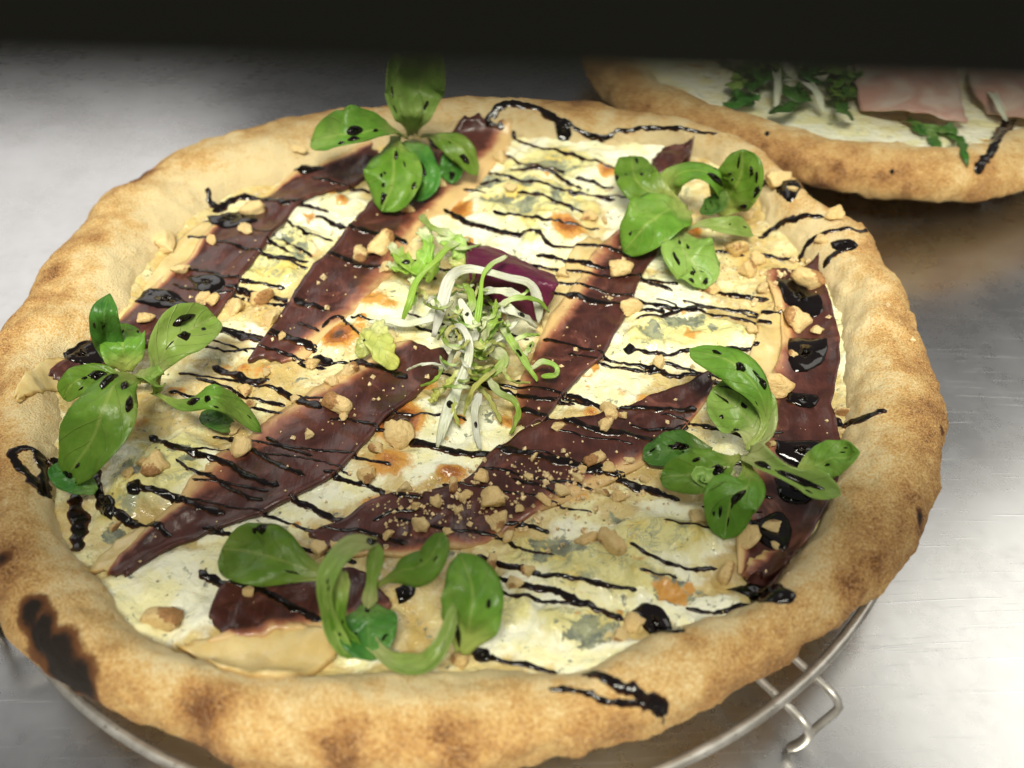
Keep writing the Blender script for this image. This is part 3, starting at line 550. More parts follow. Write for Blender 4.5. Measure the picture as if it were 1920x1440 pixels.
leaf(s3, [(288,715,10),(225,712,26),(185,790,24),(118,905,5)], 128, 'leaf', seed=25, fold=-.15, drops=[(.36,-.35,.06,.22),(.5,-.72,.04,.12),(.38,.5,.07,.2)])
leaf(s3, [(285,735,8),(340,755,15),(400,742,22),(450,768,12),(490,810,2)], 54, 'leaf', seed=26, fold=-.4, drops=[(.45,.1,.05,.4),(.55,.2,.025,.3)])
leaf(s3, [(440,802,2),(410,790,4),(378,772,3)], 46, 'leafd', seed=27, prof='oval')
leaf(s3, [(180,922,3),(140,898,8),(98,872,6)], 62, 'leafd', seed=28, prof='round', label='small dark leaf tip wet with glaze', drops=[(.6,0,.12,.2)])
leaf(s3, [(255,700,10),(290,705,20),(300,735,8)], 40, 'leafl', 'stem', seed=29, prof='strap', cup=.4)
s4 = sprig(700, 1150, "looped lamb's lettuce sprig at the front with a flat round leaf")
leaf(s4, [(690,1132,5),(690,1165,6),(692,1200,6),(698,1238,4)], 112, 'leafd', seed=41, prof='round', drops=[(.1,.05,.08,.2)])
leaf(s4, [(650,1088,8),(575,1068,13),(500,1042,14),(416,1028,8)], 138, 'leaf', seed=42, prof='spat', cup=.1, drops=[(.72,.78,.05,.16)], up=.6)
leaf(s4, [(708,1015,22),(655,1025,27),(612,1085,27),(620,1165,14),(655,1235,3)], 44, 'leafl', seed=43, prof='strap', cup=.5, drops=[(.05,.1,.04,.7)])
leaf(s4, [(640,1070,22),(632,1130,18),(640,1190,8),(672,1232,3)], 46, 'leaf', seed=44, prof='strap', cup=.3)
leaf(s4, [(690,1140,6),(698,1080,15),(708,1018,22)], 34, 'leafl', 'stem', seed=45, prof='strap', cup=-.5, th=.0012)
leaf(s4, [(700,1100,10),(750,1072,18),(800,1055,23),(832,998,27)], 74, 'leaf', seed=46, prof='spat', cup=-.3)
leaf(s4, [(680,1190,4),(735,1238,7),(800,1243,12),(838,1190,17),(850,1130,20)], 42, 'leafl', seed=47, prof='strap', cup=.6)
leaf(s4, [(868,1225,5),(882,1165,16),(885,1100,23),(862,1036,25)], 122, 'leaf', seed=48, prof='round', cup=-.15, up=.2, drops=[(.35,-.75,.07,.12),(.16,-.5,.10,.16)], label='broad green leaf standing up at the right of its sprig')
s5 = sprig(1392, 850, "lamb's lettuce sprig with a hooked leaf on the right ham strip")
leaf(s5, [(1335,850,2),(1292,842,5),(1250,845,5),(1205,858,3)], 78, 'leafd', seed=51, prof='round', drops=[(.45,.2,.12,.2)])
leaf(s5, [(1498,888,9),(1555,862,14),(1612,848,12)], 72, 'leaf', seed=52, prof='oval')
leaf(s5, [(1402,845,8),(1436,790,16),(1420,725,26),(1370,678,28),(1292,654,22)], 78, 'leaf', seed=53, fold=-.4, drops=[(.62,.1,.03,.25),(.45,.55,.05,.2)])
leaf(s5, [(1410,838,8),(1412,800,12),(1372,752,17),(1335,730,15)], 118, 'leafl', seed=54, prof='round', cup=.45, up=.3, drops=[(.72,.45,.22,.07),(.55,.2,.05,.06),(.62,-.6,.04,.07),(.32,-.6,.05,.10),(.8,-.1,.12,.05)])
leaf(s5, [(1392,855,9),(1345,872,16),(1300,885,16),(1238,895,9)], 92, 'leaf', seed=55, drops=[(.45,-.3,.08,.3)])
leaf(s5, [(1398,860,9),(1405,905,16),(1372,935,16),(1358,1012,2)], 104, 'leaf', seed=56, fold=-.2, drops=[(.6,-.1,.10,.16)])
leaf(s5, [(1400,850,10),(1450,878,17),(1510,905,17),(1576,928,10)], 56, 'leafl', seed=57, cup=.7, prof='strap', drops=[(.62,.0,.22,.35),(.25,.1,.1,.3)])
leaf(s5, [(1375,880,14),(1335,895,16),(1310,890,17),(1325,915,14)], 34, 'leafl', seed=58, prof='oval', cup=.5)
# rocket leaf on the second pizza
rk = empty('rocket_leaf', tuple(cam(1740, 245)), 'small dark rocket leaf hanging over the crust of the second pizza', 'salad leaf')
leaf(rk, [(1700,222,3),(1740,240,3),(1790,255,2),(1808,285,1.5),(1815,312,1)], 22, 'leafd', 'blade', seed=61, prof='taper', frill=.5, nu=40)
for i, sp in enumerate([[(1715,222,3),(1722,240,3),(1738,252,2)], [(1745,245,3),(1752,265,2),(1765,275,1.5)], [(1760,246,3),(1780,240,3),(1795,252,2)]]):
    leaf(rk, sp, 20, 'leafd', 'lobe', seed=62+i, prof='oval', frill=.3)
bed = empty('salad_heap', tuple(cam(1500, 190)), 'blurred heap of green salad leaves on the second pizza', 'salad')
for i in range(34):
    x = 1395+random.random()*215; y = 80+random.random()*115; a = random.random()*6.28; L = 35+random.random()*45
    leaf(bed, [(x, y, 3), (x+L*.5*math.cos(a), y+L*.4*math.sin(a), 8+random.random()*6), (x+L*math.cos(a), y+L*.7*math.sin(a), 4)], 24+random.random()*24, random.choice(['leaf', 'leafd', 'leafd', 'leaf', 'leafl']), seed=70+i, frill=.35, nu=18, nv=7)
for sp in ([(1450,95,8),(1458,150,12),(1455,205,6)], [(1500,140,8),(1530,170,12),(1545,208,5)], [(1850,150,8),(1870,190,10),(1888,226,4)]):
    leaf(bed if sp[0][0] < 1700 else bed, sp, 20, 'white', 'rib', seed=3, prof='taper', cup=.4)

# ------------------------------------------------------------------ radicchio and frisee in the middle
rad = sheet2([[(880,443,9),(950,470,13),(1046,516,13)],[(882,478,16),(945,500,20),(1044,530,17)],[(885,505,17),(935,520,21),(1035,552,10)],[(895,560,5),(950,575,6),(1012,595,3)]], 'radicchio_leaf', M['purple'], 'folded purple radicchio leaf behind the frisee tuft', 'salad leaf')
fr = empty('frisee_tuft', tuple(cam(900, 640)), 'curly white and lime green frisee tuft in the centre of the pizza', 'salad')
FR = [ # (points, width px, material, profile, frill)
 ([(812,632,5),(830,567,16),(845,522,22),(873,504,26),(913,508,27),(953,520,25),(993,532,20),(1008,567,12),(1010,607,4)],19,'white','strap',0),
 ([(925,575,14),(955,580,18),(980,592,14),(1008,612,4)],22,'white','strap',0),
 ([(905,545,18),(940,545,22),(985,560,16)],19,'white','strap',0),
 ([(838,622,12),(860,610,20),(877,633,22),(880,663,18),(870,700,14),(853,740,10),(835,780,6),(820,838,2)],17,'white','strap',0),
 ([(870,690,14),(852,742,10),(836,785,6),(824,830,2)],22,'white','strap',0),
 ([(900,737,10),(890,770,8),(893,805,5),(901,842,2)],15,'white','taper',0),
 ([(880,447,12),(843,460,18),(813,493,20),(782,527,16),(767,567,12),(753,600,5)],12,'fgreen','strap',.2),
 ([(867,447,14),(838,437,16),(805,423,14),(790,402,8)],13,'fgreen','strap',.3),
 ([(790,428,10),(803,457,14),(793,490,14),(773,525,6)],26,'fgreen','strap',.5),
 ([(730,457,5),(750,480,9),(775,502,11),(802,522,6)],24,'fgreen','oval',.5),
 ([(725,494,4),(755,503,8),(782,512,8)],18,'fgreen','oval',.6),
 ([(820,440,14),(850,455,16),(866,480,14),(855,505,10)],34,'fgreen','oval',.4),
 ([(805,470,12),(812,500,12),(800,530,6)],20,'fgreen','oval',.5),
 ([(845,480,14),(862,500,12),(850,525,8)],24,'fyel','oval',.4),
 ([(950,479,24),(920,497,28),(905,522,28),(900,567,24),(893,613,18),(889,645,10)],9,'fgreen','strap',0),
 ([(933,577,16),(957,560,22),(983,557,22),(1012,564,16),(1031,586,8)],11,'fgreen','taper',.2),
 ([(932,572,16),(928,605,18),(907,640,16),(899,676,10)],18,'fgreen','strap',.25),
 ([(935,600,14),(960,640,16),(977,667,12),(1008,714,4)],15,'fgreen','taper',.2),
 ([(960,640,12),(985,628,14),(1012,626,8)],9,'fgreen','taper',.2),
 ([(996,690,6),(1018,677,11),(1043,688,11),(1041,703,8),(1014,704,5)],9,'fgreen','strap',0),
 ([(920,655,12),(944,672,14),(930,695,12),(896,702,8),(880,674,10)],24,'fgreen','strap',.15),
 ([(978,668,10),(990,655,11),(999,640,8)],10,'fgreen','taper',.3),
 ([(940,687,10),(913,703,14),(887,730,12),(868,780,3)],11,'fyel','taper',.4),
 ([(910,700,12),(933,733,12),(960,747,10),(971,765,8),(967,792,5),(956,814,2)],13,'fgreen','taper',.3),
 ([(880,640,14),(905,650,18),(925,640,14),(950,650,8)],12,'fyel','taper',.4),
 ([(843,643,12),(837,627,16),(849,612,18),(863,630,18),(857,657,12)],6,'fyel','strap',0),
 ([(872,690,12),(850,705,10),(833,727,8),(808,731,4)],10,'fyel','taper',.6),
 ([(833,727,8),(818,740,6),(806,756,3)],12,'fyel','oval',.6),
 ([(870,600,16),(885,570,22),(880,545,24),(868,530,22)],16,'fgreen','taper',.2),
 ([(890,640,14),(880,600,20),(862,560,22)],20,'white','taper',0),
 ([(915,640,10),(940,630,14),(970,600,12)],12,'white','taper',0),
 ([(875,660,12),(855,650,14),(838,690,10),(826,668,8)],9,'white','taper',0),
 ([(890,720,8),(915,745,8),(940,790,3)],8,'fyel','taper',.3),
 ([(905,640,16),(920,610,22),(938,600,20),(950,612,14)],12,'fgreen','taper',.4),
 ([(800,560,6),(790,545,9),(770,548,6)],8,'fyel','taper',.6),
 ([(820,590,10),(795,600,8),(760,606,6),(722,600,6),(690,603,4)],16,'white','taper',.1),
 ([(712,600,7),(708,632,8),(722,665,7),(745,688,3)],46,'fyel','round',.22),
 ([(705,610,7),(690,640,6),(670,668,3)],36,'fyel','round',.14),
 ([(840,560,12),(820,575,10),(795,605,5)],14,'white','taper',0),
 ([(860,740,8),(850,770,7),(862,800,3)],8,'fyel','taper',.5),
 ([(900,600,18),(925,590,20),(930,560,20)],8,'fgreen','taper',.3),
 ([(770,520,8),(780,545,8),(768,580,4)],12,'fgreen','taper',.5),
]
for _ in range(64):                                     # fine curly strands
    x = random.gauss(888, 36); y = random.gauss(610, 55); a = random.gauss(1.6, 1.5); L = random.uniform(26, 66); h = random.uniform(7, 20); c = random.uniform(-1.3, 1.3)
    FR.append(([(x+L*(q*math.cos(a+c*q)), y+L*(q*.8*math.sin(a+c*q)), max(1, h+6*math.sin(q*3)-h*.6*q*q)) for q in (0, .25, .5, .75, 1)], random.uniform(3.5, 7), random.choice(['fgreen', 'fgreen', 'fgreen', 'fyel', 'white']), 'taper', random.choice([0, 0, .3])))
for i, (sp, w, m, pf, frl) in enumerate(FR):
    dr = []
    if w > 20 and m == 'white': dr = [(.22, .1, .05, .6), (.12, 0, .04, .5)] if i == 0 else [(.5, .2, .05, .5)]
    elif i % 4 == 1: dr = [(.6, 0, .05, .6)]
    leaf(fr, sp, w*1.05, m, 'frond', seed=100+i, prof=pf, frill=frl, cup=.35, nu=34, nv=7, th=.0006, drops=dr)

# ------------------------------------------------------------------ balsamic glaze
def streak(pts, w, parent=pizza, hk=.30, seedv=None):
    P = [tuple(cam(px, py)) for px, py in pts]; L = sum((Vector(P[i+1])-Vector(P[i])).length for i in range(len(P)-1)); n = max(8, int(L/.0006))
    C = catmull(P, n); m = 9; V = []; sd = seedv if seedv is not None else random.random()*90; k = pxs(P[0])*w*.62
    for i in range(n):
        t = C[min(i+1, n-1)]-C[max(i-1, 0)]; t[2] = 0; t /= max(np.linalg.norm(t), 1e-9); s = np.array([-t[1], t[0], 0]); u = i/(n-1)
        taper = min(1, .25+math.sqrt(max(0, min(u, 1-u))*L/(k*2.2)+1e-9)); dd = i*.0006
        wl = k*taper*(1+.6*float(fbm(dd*.5/k+sd, sd, 0, 2))+.22*float(vn(dd*1.6/k, sd))); wr_ = k*taper*(1+.6*float(fbm(dd*.5/k, sd+7, 3, 2))+.22*float(vn(dd*1.6/k, sd+5)))
        c = C[i]+s*k*.2*float(vn(dd*120, sd+3)); hh = min(.00055, k*hk*1.2)*taper*(1+.3*float(vn(dd*350, sd+9)))
        for j in range(m):
            a = -1+2*j/(m-1); off = (wr_ if a > 0 else wl)*a; x, y = c[0]+s[0]*off, c[1]+s[1]*off
            zz = drop(x, y); zz = zz if zz > c[2]-.004 else c[2]-.001
            V.append((x, y, zz-.00025+(hh+.00035)*math.sqrt(max(0, 1-a*a))))
    return build('glaze_streak', V, grid_faces(n, m), M['glaze'], parent, attrs=dict(ge=np.tile(np.abs(np.linspace(-1, 1, m)), n)))
def pool(poly, parent=pizza, h=.0010):
    Q = [np.array(tuple(cam(*p))) for p in poly]; c = sum(Q)/len(Q); n = 44; ring = catmull(Q+[Q[0]], n+1)[:-1]; V = []; sd = random.random()*50
    for q, hh in ((1.0, -.25), (.95, .35), (.86, .75), (.65, 1.0), (.4, 1.1), (.15, 1.1)):
        for i in range(n):
            p = c+(ring[i]-c)*q*(1+.10*float(fbm(math.cos(i/n*6.283)*3+sd, math.sin(i/n*6.283)*3, 0, 3))); V.append((p[0], p[1], drop(p[0], p[1])+hh*h))
    V.append((c[0], c[1], drop(c[0], c[1])+1.1*h)); F = grid_faces(6, n, False, True)+[(5*n+i, 5*n+(i+1) % n, 6*n) for i in range(n)]
    return build('glaze_pool', V, F, M['glazep'], parent)
ST = [([(925,222),(930,202),(960,192),(1010,200),(1045,225),(1060,250)],13),([(1055,222),(1090,245),(1130,256),(1152,250)],6),([(1150,246),(1200,238),(1260,238),(1345,249)],6),([(930,205),(915,228),(945,245)],10),
([(960,247),(990,270),(1040,280),(1070,288),(1100,300),(1140,312),(1165,320)],8),([(945,292),(1000,308),(1060,322)],10),([(955,318),(1040,326),(1090,356)],9),([(900,345),(940,342)],11),([(868,358),(912,362)],6),([(970,360),(1035,374),(1075,396)],10),([(1030,372),(1080,392),(1110,405)],8),
([(1078,334),(1120,345),(1152,352)],8),([(832,398),(880,420),(930,432),(965,440),(1000,432),(1020,447),(1042,463),(1100,467),(1150,478),(1185,487)],11),([(1005,478),(1060,490),(1110,503),(1150,512),(1205,526),(1262,546)],9),([(1058,560),(1100,566),(1155,577)],15),([(1018,638),(1060,650),(1115,666)],8),([(1195,520),(1250,530),(1272,533)],9),
([(1408,478),(1450,481),(1502,490)],9),([(1345,548),(1400,556),(1442,562)],11),([(1285,580),(1320,575),(1370,582),(1450,596),(1485,602)],7),([(1192,598),(1250,592),(1300,578),(1340,593),(1400,601),(1445,617)],10),([(1172,653),(1230,661),(1300,655),(1370,652),(1422,652)],8),([(1118,665),(1150,678),(1210,690),(1260,706),(1312,701)],8),
([(1056,738),(1110,756),(1150,769),(1200,772),(1270,779),(1305,770)],12),([(975,775),(1060,797),(1110,815),(1180,822),(1235,838)],16),([(935,850),(1000,860),(1060,876),(1130,892),(1200,916),(1275,938)],17),([(765,828),(820,840),(880,851),(945,848)],14),([(608,890),(660,905),(700,915),(740,936),(795,946)],10),([(543,937),(590,955),(645,977)],12),
([(375,1068),(400,1086),(430,1096),(480,1112),(540,1141),(605,1168)],15),([(895,1040),(940,1060),(1000,1075),(1060,1080),(1110,1090),(1195,1106)],9),([(915,1080),(970,1096),(1030,1106),(1080,1125),(1130,1146),(1170,1163)],12),([(1180,1018),(1220,1040),(1270,1060),(1345,1066)],9),([(1285,1140),(1340,1150),(1400,1135),(1445,1120)],10),
([(875,1218),(920,1235),(980,1246),(1045,1263)],10),([(1090,1262),(1140,1276),(1190,1300),(1235,1325),(1248,1336),(1248,1348)],20),([(1028,1291),(1080,1296),(1130,1312),(1190,1320),(1235,1332)],11),
([(85,932),(60,900),(36,875),(25,852),(45,840),(72,850),(84,880),(86,932)],15),([(142,925),(146,980),(145,1035)],24),([(95,862),(150,868),(182,895),(192,950),(205,968)],17),([(280,818),(320,835),(370,850),(420,871),(470,900),(525,917)],12),([(348,878),(400,900),(450,930),(495,947)],10),([(430,820),(480,850),(530,880),(575,897)],11),([(500,825),(540,845),(590,864)],8),
([(248,908),(300,924),(330,936),(380,956),(425,972)],15),([(200,955),(260,985),(290,992),(325,1013)],14),([(425,545),(480,550),(520,560),(545,567)],12),([(552,568),(590,580),(612,590)],17),([(405,620),(450,632),(495,641)],14),([(505,628),(540,640),(595,657)],14),([(388,634),(420,645),(465,661)],5),([(498,660),(540,670),(570,686),(612,692)],7),([(588,668),(625,682)],14),([(655,678),(700,690),(765,716)],14),
([(398,688),(430,700),(460,710),(505,713)],16),([(368,709),(420,725),(460,745),(535,762)],8),([(518,728),(560,750),(605,772)],14),([(390,352),(395,378),(412,386)],10),([(398,397),(450,370),(490,375),(545,387)],14),([(500,450),(545,473)],8),([(528,447),(560,465),(585,482)],7),([(593,404),(640,425),(668,438)],9),([(540,413),(570,435),(625,452)],6),([(500,480),(550,492),(578,503)],8),
([(615,480),(660,495),(705,507)],15),([(668,435),(720,446),(765,460)],14),([(605,618),(620,605),(642,600),(662,615),(692,642)],9),([(1422,447),(1450,430),(1490,411),(1545,408)],10),([(1498,485),(1520,452),(1560,433),(1610,434),(1628,432)],9),([(1545,503),(1560,482),(1585,465),(1605,460)],12),([(1432,338),(1452,346)],12),([(1558,782),(1600,790),(1640,775),(1662,770)],17),
([(700,985),(740,970),(790,965)],9),([(960,905),(1000,915),(1060,935)],8),([(640,1000),(700,1010),(760,1025)],10),([(940,990),(990,985),(1030,1000)],8),([(1470,760),(1500,765),(1530,758)],13),([(1180,805),(1240,812),(1290,800)],9),([(560,610),(600,625)],7),([(330,860),(360,880),(400,890)],6),([(1230,560),(1270,575)],5)]
for k in range(17):                                     # the long fine lines of the same zigzag, with gaps
    y0 = 250+k*50+random.uniform(-12, 12); dy = random.uniform(.16, .26); x = 300+max(0, 420-y0)*.9+random.uniform(0, 120)
    while x < 1480:
        L = random.uniform(130, 360)
        P = [(x+L*t, y0+(x+L*t-300)*dy*.9+8*float(vn((x+L*t)*.012, k*3.3))-60) for t in np.linspace(0, 1, 7)]
        P = [p for p in P if ((p[0]-850)/680)**2+((p[1]-740)/460)**2 < 1]
        if len(P) > 2: ST.append((P, random.uniform(4.5, 9)))
        x += L+random.uniform(60, 240)
for p, w in ST: streak(p, w)
PO = [[(1040,235),(1060,222),(1072,245),(1068,262),(1048,262)],[(1180,1145),(1210,1130),(1250,1150),(1285,1180),(1260,1187),(1210,1182)],[(1360,1105),(1420,1100),(1480,1105),(1495,1120),(1480,1135),(1430,1130),(1400,1118)],[(250,568),(280,548),(325,550),(352,570),(372,592),(300,586)],[(350,525),(410,522),(424,545),(385,560)],[(385,405),(430,400),(470,392),(482,420),(440,432),(400,428)],[(550,320),(580,312),(612,318),(580,331)],
[(1448,530),(1490,533),(1530,560),(1542,592),(1508,602),(1470,572)],[(1475,640),(1540,640),(1546,680),(1500,706),(1474,690)],[(1470,745),(1530,750),(1522,772),(1480,768)],[(1450,828),(1540,838),(1546,885),(1460,865)],[(1400,980),(1460,968),(1482,1000),(1470,1042),(1420,1022)],[(1450,902),(1530,912),(1510,952),(1460,942)],[(1450,352),(1490,345),(1518,362),(1490,372),(1462,368)],[(1555,455),(1590,449),(1610,460),(1590,471),(1565,468)],[(115,660),(150,640),(190,650),(195,690),(150,694),(125,682)],[(1168,655),(1180,645),(1192,655),(1180,665)],[(185,925),(215,935),(212,975),(192,965)],[(740,1105),(775,1092),(778,1115),(750,1132)],[(885,1215),(915,1218),(918,1240),(890,1238)],[(1225,1326),(1248,1322),(1254,1338),(1244,1352),(1230,1346)],[(240,905),(262,898),(262,925),(240,925)],[(800,255),(845,250),(848,280),(815,285)]]
for p in PO: pool(p)
streak([(1888,222),(1862,272),(1842,302),(1830,326)], 14, pizza2); streak([(1905,222),(1880,250),(1862,272)], 8, pizza2)
for x, y, r in ((1438,250,5), (1672,322,5)): pool([(x-r, y), (x, y-r), (x+r, y), (x, y+r)], pizza2, .0006)

# ------------------------------------------------------------------ walnut pieces
import bmesh
def nut_mesh(seed):
    r = random.Random(seed); bm = bmesh.new(); bmesh.ops.create_icosphere(bm, subdivisions=3, radius=1)
    planes = []
    for _ in range(9):
        d = Vector((r.gauss(0, 1), r.gauss(0, 1), r.gauss(0, 1))).normalized(); planes.append((d, .45+r.random()*.35))
    for v in bm.verts:
        p = v.co.copy()
        for d, k in planes:
            e = p.dot(d)-k
            if e > 0: p -= d*e*.92
        f = float(fbm(p.x*1.3+seed, p.y*1.3, p.z*1.3, 2))*.32+float(fbm(p.x*3.2, p.y*3.2+seed, p.z*3.2, 3))*.24
        v.co = p*(1+f)
    sd_ = Vector((r.gauss(0, 1), r.gauss(0, 1), r.gauss(0, .6)+.3)).normalized(); off = r.uniform(0, .9); skin = [max(0, min(1, (v.co.normalized().dot(sd_)-off)*2)) for v in bm.verts]
    me = bpy.data.meshes.new('walnut_piece'); bm.to_mesh(me); bm.free(); at_ = me.attributes.new('skin', 'FLOAT', 'POINT'); at_.data.foreach_set('value', np.array(skin, np.float32)); me.polygons.foreach_set('use_smooth', [True]*len(me.polygons)); me.materials.append(M['nut']); return me
NM = [nut_mesh(i) for i in range(14)]
NUT = [(308,462,38),(480,403,32),(462,440,26),(400,462,18),(345,515,26),(445,580,28),(402,575,20),(490,565,27),(385,568,20),(275,608,26),(655,705,27),(622,722,24),(632,766,36),(646,787,18),(580,823,16),(290,872,38),(450,847,30),(440,805,26),(463,735,24),(555,750,14),(713,470,38),(676,490,28),(765,402,20),(726,510,24),(825,348,24),(938,300,24),(957,355,16),(1105,410,22),(1133,416,12),(1160,520,34),(1180,586,32),(1141,775,34),(1166,787,14),(1135,806,26),(1332,546,30),(1400,512,28),(1430,545,24),(1380,472,36),(1418,490,26),(1515,540,38),(1493,613,36),(1528,630,18),(1408,620,20),(1484,676,13),(1450,740,42),(1400,405,22),(1455,345,36),(1487,357,15),(1563,408,27),(1537,453,18),(1578,775,20),(1570,812,22),(1236,682,20),(1045,815,18),(905,905,24),(926,950,40),(935,987,32),(790,1000,26),(955,1006,24),(850,925,20),(762,918,22),(690,895,30),(748,822,42),(706,842,22),(600,1035,30),(632,1036,18),(990,1070,18),(965,1096,20),(1145,1020,44),(1102,1014,28),(1310,975,34),(1402,1015,42),(1446,995,30),(1450,1032,14),(1358,1080,32),(1185,1170,32),(1160,1196,26),(310,1166,46),(862,1240,30),(470,1116,16),(1112,872,24),(1140,890,20),(1082,910,20),(1052,927,22),(1020,945,20),(872,942,18),(820,952,18),(780,962,16),(1160,935,22),(1130,925,16),(920,1060,22),(730,1012,16),(975,960,16),(270,870,16),(840,1010,14),(510,600,30),(1090,890,14),(1180,870,14),(860,965,14),(730,930,14),(700,1050,14),(990,905,12),(215,990,14),(560,285,22),(1055,520,22),(1440,840,12),(585,685,22),(500,700,16),(530,640,14),(1000,870,12),(470,760,18),(240,890,16),(1300,905,14),(1210,900,13),(1250,880,12)]
LM = [(775,262,'the back salad sprig'),(1290,392,'the upper right salad sprig'),(270,735,'the left salad sprig'),(700,1150,'the looped front salad sprig'),(1392,850,'the right-hand salad sprig'),(890,640,'the frisee tuft'),(960,480,'the folded radicchio leaf'),(440,430,'the upper left glaze patch'),(1500,570,'the glaze pools by the right crust'),(1560,420,'the glaze hook on the right crust'),(930,950,'the nut heap below the frisee'),(1180,1090,'the blue cheese near the front right crust'),(1430,1010,'the lower right ham end'),(620,760,'the middle of the broad left ham strip'),(1150,660,'the ham strip right of the frisee'),(460,570,'the blue cheese between the left ham strips'),(1090,900,'the ruffled ham strip'),(310,900,'the blue cheese at lower left'),(300,1160,'the front left crust'),(1000,380,'the blue cheese at the back')]
near = {}
for x, y, s in NUT:
    k = min(range(len(LM)), key=lambda i: (LM[i][0]-x)**2+((LM[i][1]-y)*1.4)**2); near.setdefault(k, []).append((x, y, s))
ORD = ['first', 'second', 'third', 'fourth', 'fifth', 'sixth', 'seventh', 'eighth', 'ninth', 'tenth', 'eleventh', 'twelfth', 'thirteenth', 'fourteenth', 'fifteenth', 'sixteenth', 'seventeenth', 'eighteenth', 'nineteenth', 'twentieth']
crumbV, crumbF = [], []
def size_word(s): return 'large' if s >= 34 else 'medium' if s >= 22 else 'small'
for k, L in near.items():
    L.sort(); nm = LM[k][2]
    for i, (x, y, s) in enumerate(L):
        p = cam(x, y); r = pxs(p)*s*.76; rnd = random.Random(int(x*7+y))
        o = bpy.data.objects.new('walnut_piece', NM[rnd.randrange(len(NM))]); COL.objects.link(o)
        sc = Vector((1.0+rnd.random()*.25, .72+rnd.random()*.3, .6+rnd.random()*.25))*r
        o.scale = sc; o.rotation_euler = (rnd.uniform(-.35, .35), rnd.uniform(-.35, .35), rnd.random()*6.28); o.location = (p.x, p.y, drop(p.x, p.y)+sc.z*.42)
        if len(L) == 1: lab = f'{size_word(s)} walnut piece by {nm}'
        elif i == 0: lab = f'{size_word(s)} walnut, leftmost of those by {nm}'
        elif i == len(L)-1: lab = f'{size_word(s)} walnut, rightmost of those by {nm}'
        else: lab = f'{size_word(s)} walnut, {ORD[i]} from left of those by {nm}'
        tag(o, lab, 'walnut', 'walnut pieces strewn over the pizza')
# crumbs too small to count
ico = [Vector(v) for v in ((1,0,0),(-1,0,0),(0,1,0),(0,-1,0),(0,0,1),(0,0,-1))]; icf = [(0,2,4),(2,1,4),(1,3,4),(3,0,4),(2,0,5),(1,2,5),(3,1,5),(0,3,5)]
def crumbs(cx, cy, sx, sy, n, s0, s1):
    n = int(n*.3) if s0 == 2 else int(n*.8)
    for _ in range(n):
        x = random.gauss(cx, sx); y = random.gauss(cy, sy); p = cam(x, y)
        if np.hypot(p.x-PC1[0], p.y-PC1[1]) > .15: continue
        r = pxs(p)*(s0+(s1-s0)*random.random()**2.2)*.5; z = drop(p.x, p.y); b = len(crumbV); R = Matrix.Rotation(random.random()*6, 3, Vector((random.random(), random.random(), random.random()+.1)).normalized())
        for v in ico: crumbV.append(Vector((p.x, p.y, z+r*.3))+(R @ v)*r*random.uniform(.6, 1.2))
        for f in icf: crumbF.append(tuple(b+i for i in f))
for a in ((900,950,120,40,150,2,9),(1080,915,70,25,120,3,10),(1080,640,60,80,110,2,6),(640,800,100,70,80,2,6),(430,470,60,60,70,2,6),(640,470,90,60,60,2,5),(1480,840,30,20,50,2,8),(780,960,50,25,80,3,11),(1000,880,80,30,50,2,8),(500,1090,70,30,70,2,7),(950,600,300,250,150,2,5),(560,1060,40,30,26,2,5),(450,600,70,40,50,3,8),(1400,520,60,40,50,3,8),(1180,850,80,30,40,2,6),(1450,1040,40,20,16,2,6),(920,950,110,40,190,6,18),(1100,900,80,30,90,6,18),(1400,520,70,40,70,7,20),(470,580,60,30,34,7,16),(640,760,70,50,34,6,14),(950,680,330,230,190,5,15),(800,960,60,25,60,5,13)): crumbs(*a)
build('walnut_crumbs', crumbV, crumbF, M['nut_c'] if 'nut_c' in M else m_plain('walnut_crumb', (.70, .52, .28), .5, var=.45, scale=900), smooth=False, label='fine pale walnut crumbs sprinkled over the pizza', cat='crumbs', kind='stuff')

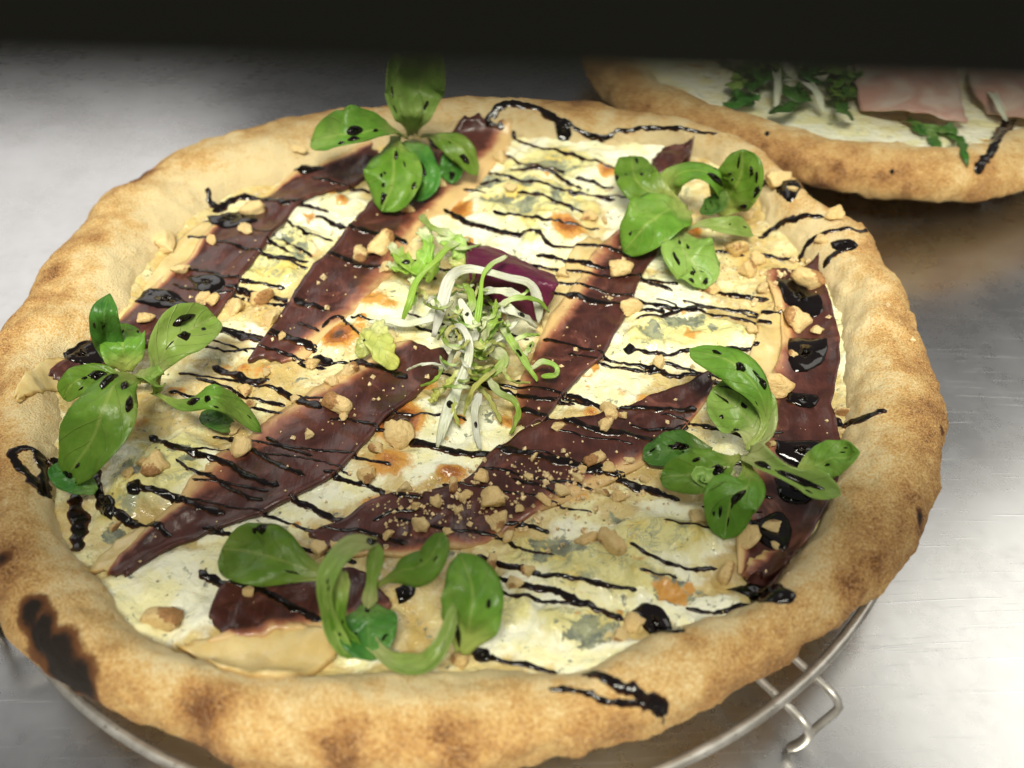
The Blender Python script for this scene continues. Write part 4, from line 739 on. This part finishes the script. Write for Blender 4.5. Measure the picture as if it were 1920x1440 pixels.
# ------------------------------------------------------------------ wire rack
rim_px = [(1640,1117),(1600,1173),(1563,1220),(1520,1257),(1467,1310),(1390,1367),(1313,1413),(1280,1430),(137,1307),(200,1357),(267,1400),(317,1427)]
ZR = .0205
A = np.array([tuple(at(*p, ZR))[:2] for p in rim_px]); sol = np.linalg.lstsq(np.c_[2*A, np.ones(len(A))], (A**2).sum(1), rcond=None)[0]
RC = sol[:2]; RRAD = math.sqrt(sol[2]+RC@RC); print('rack', RC, RRAD)
def rack(c, R, zr, label, legs, seed):
    root = empty('wire_rack', (c[0], c[1], 0), label, 'wire rack', 'wire racks under the pizzas')
    P = [(c[0]+R*math.cos(t), c[1]+R*math.sin(t), zr) for t in np.linspace(0, 2*math.pi, 161)[:-1]]
    V, F = tube(P, .0016, 12, True); build('rim', V, F, M['wire'], root)
    for ang in legs:                                   # two parallel wires run out under the rim, bend down and meet at a foot
        d = np.array([math.cos(ang), math.sin(ang)]); s = np.array([-d[1], d[0]]); zl = zr-.0028; h = .0062
        C = []
        for sg in (-1, 1):
            o = np.array(c)+s*h*sg
            for q in (.0, .4, .8, 1.0): C.append((*(o+d*R*q), zl)) if sg < 0 else None
            if sg < 0: C += [(*(o+d*(R+.0065)), zl-.0002), (*(o+d*(R+.0095)), zl-.003), (*(o+d*(R+.0085)), .006), (*(o+d*(R+.0065)), .0014)]
            else: C += [(*(o+d*(R+.0075)-s*.0095), .0022), (*(o+d*(R+.0085)-s*.004), .008), (*(o+d*(R+.0095)), zl-.003), (*(o+d*(R+.0065)), zl-.0002)]+[(*(o+d*R*q), zl) for q in (1.0, .8, .4, .0)]
        Q = catmull3(C, 150); V, F = tube(Q, .0012, 10); build('leg', V, F, M['wire'], root)
    for q in (.35, .68):
        P = [(c[0]+R*q*math.cos(t), c[1]+R*q*math.sin(t), zr-.0002) for t in np.linspace(0, 2*math.pi, 121)[:-1]]
        V, F = tube(P, .0012, 10, True); build('ring', V, F, M['wire'], root)
    return root
fx = at(1530, 1400, .001); la = math.atan2(fx.y-RC[1], fx.x-RC[0])
rack(RC, RRAD, ZR, 'round wire rack under the front pizza, its looped foot showing at lower right', [la+i*math.pi/2 for i in range(4)], 1)
rack(PC2, .125, .0148, 'round wire rack hidden beneath the second pizza', [.4, 1.97, 3.54, 5.11], 2)
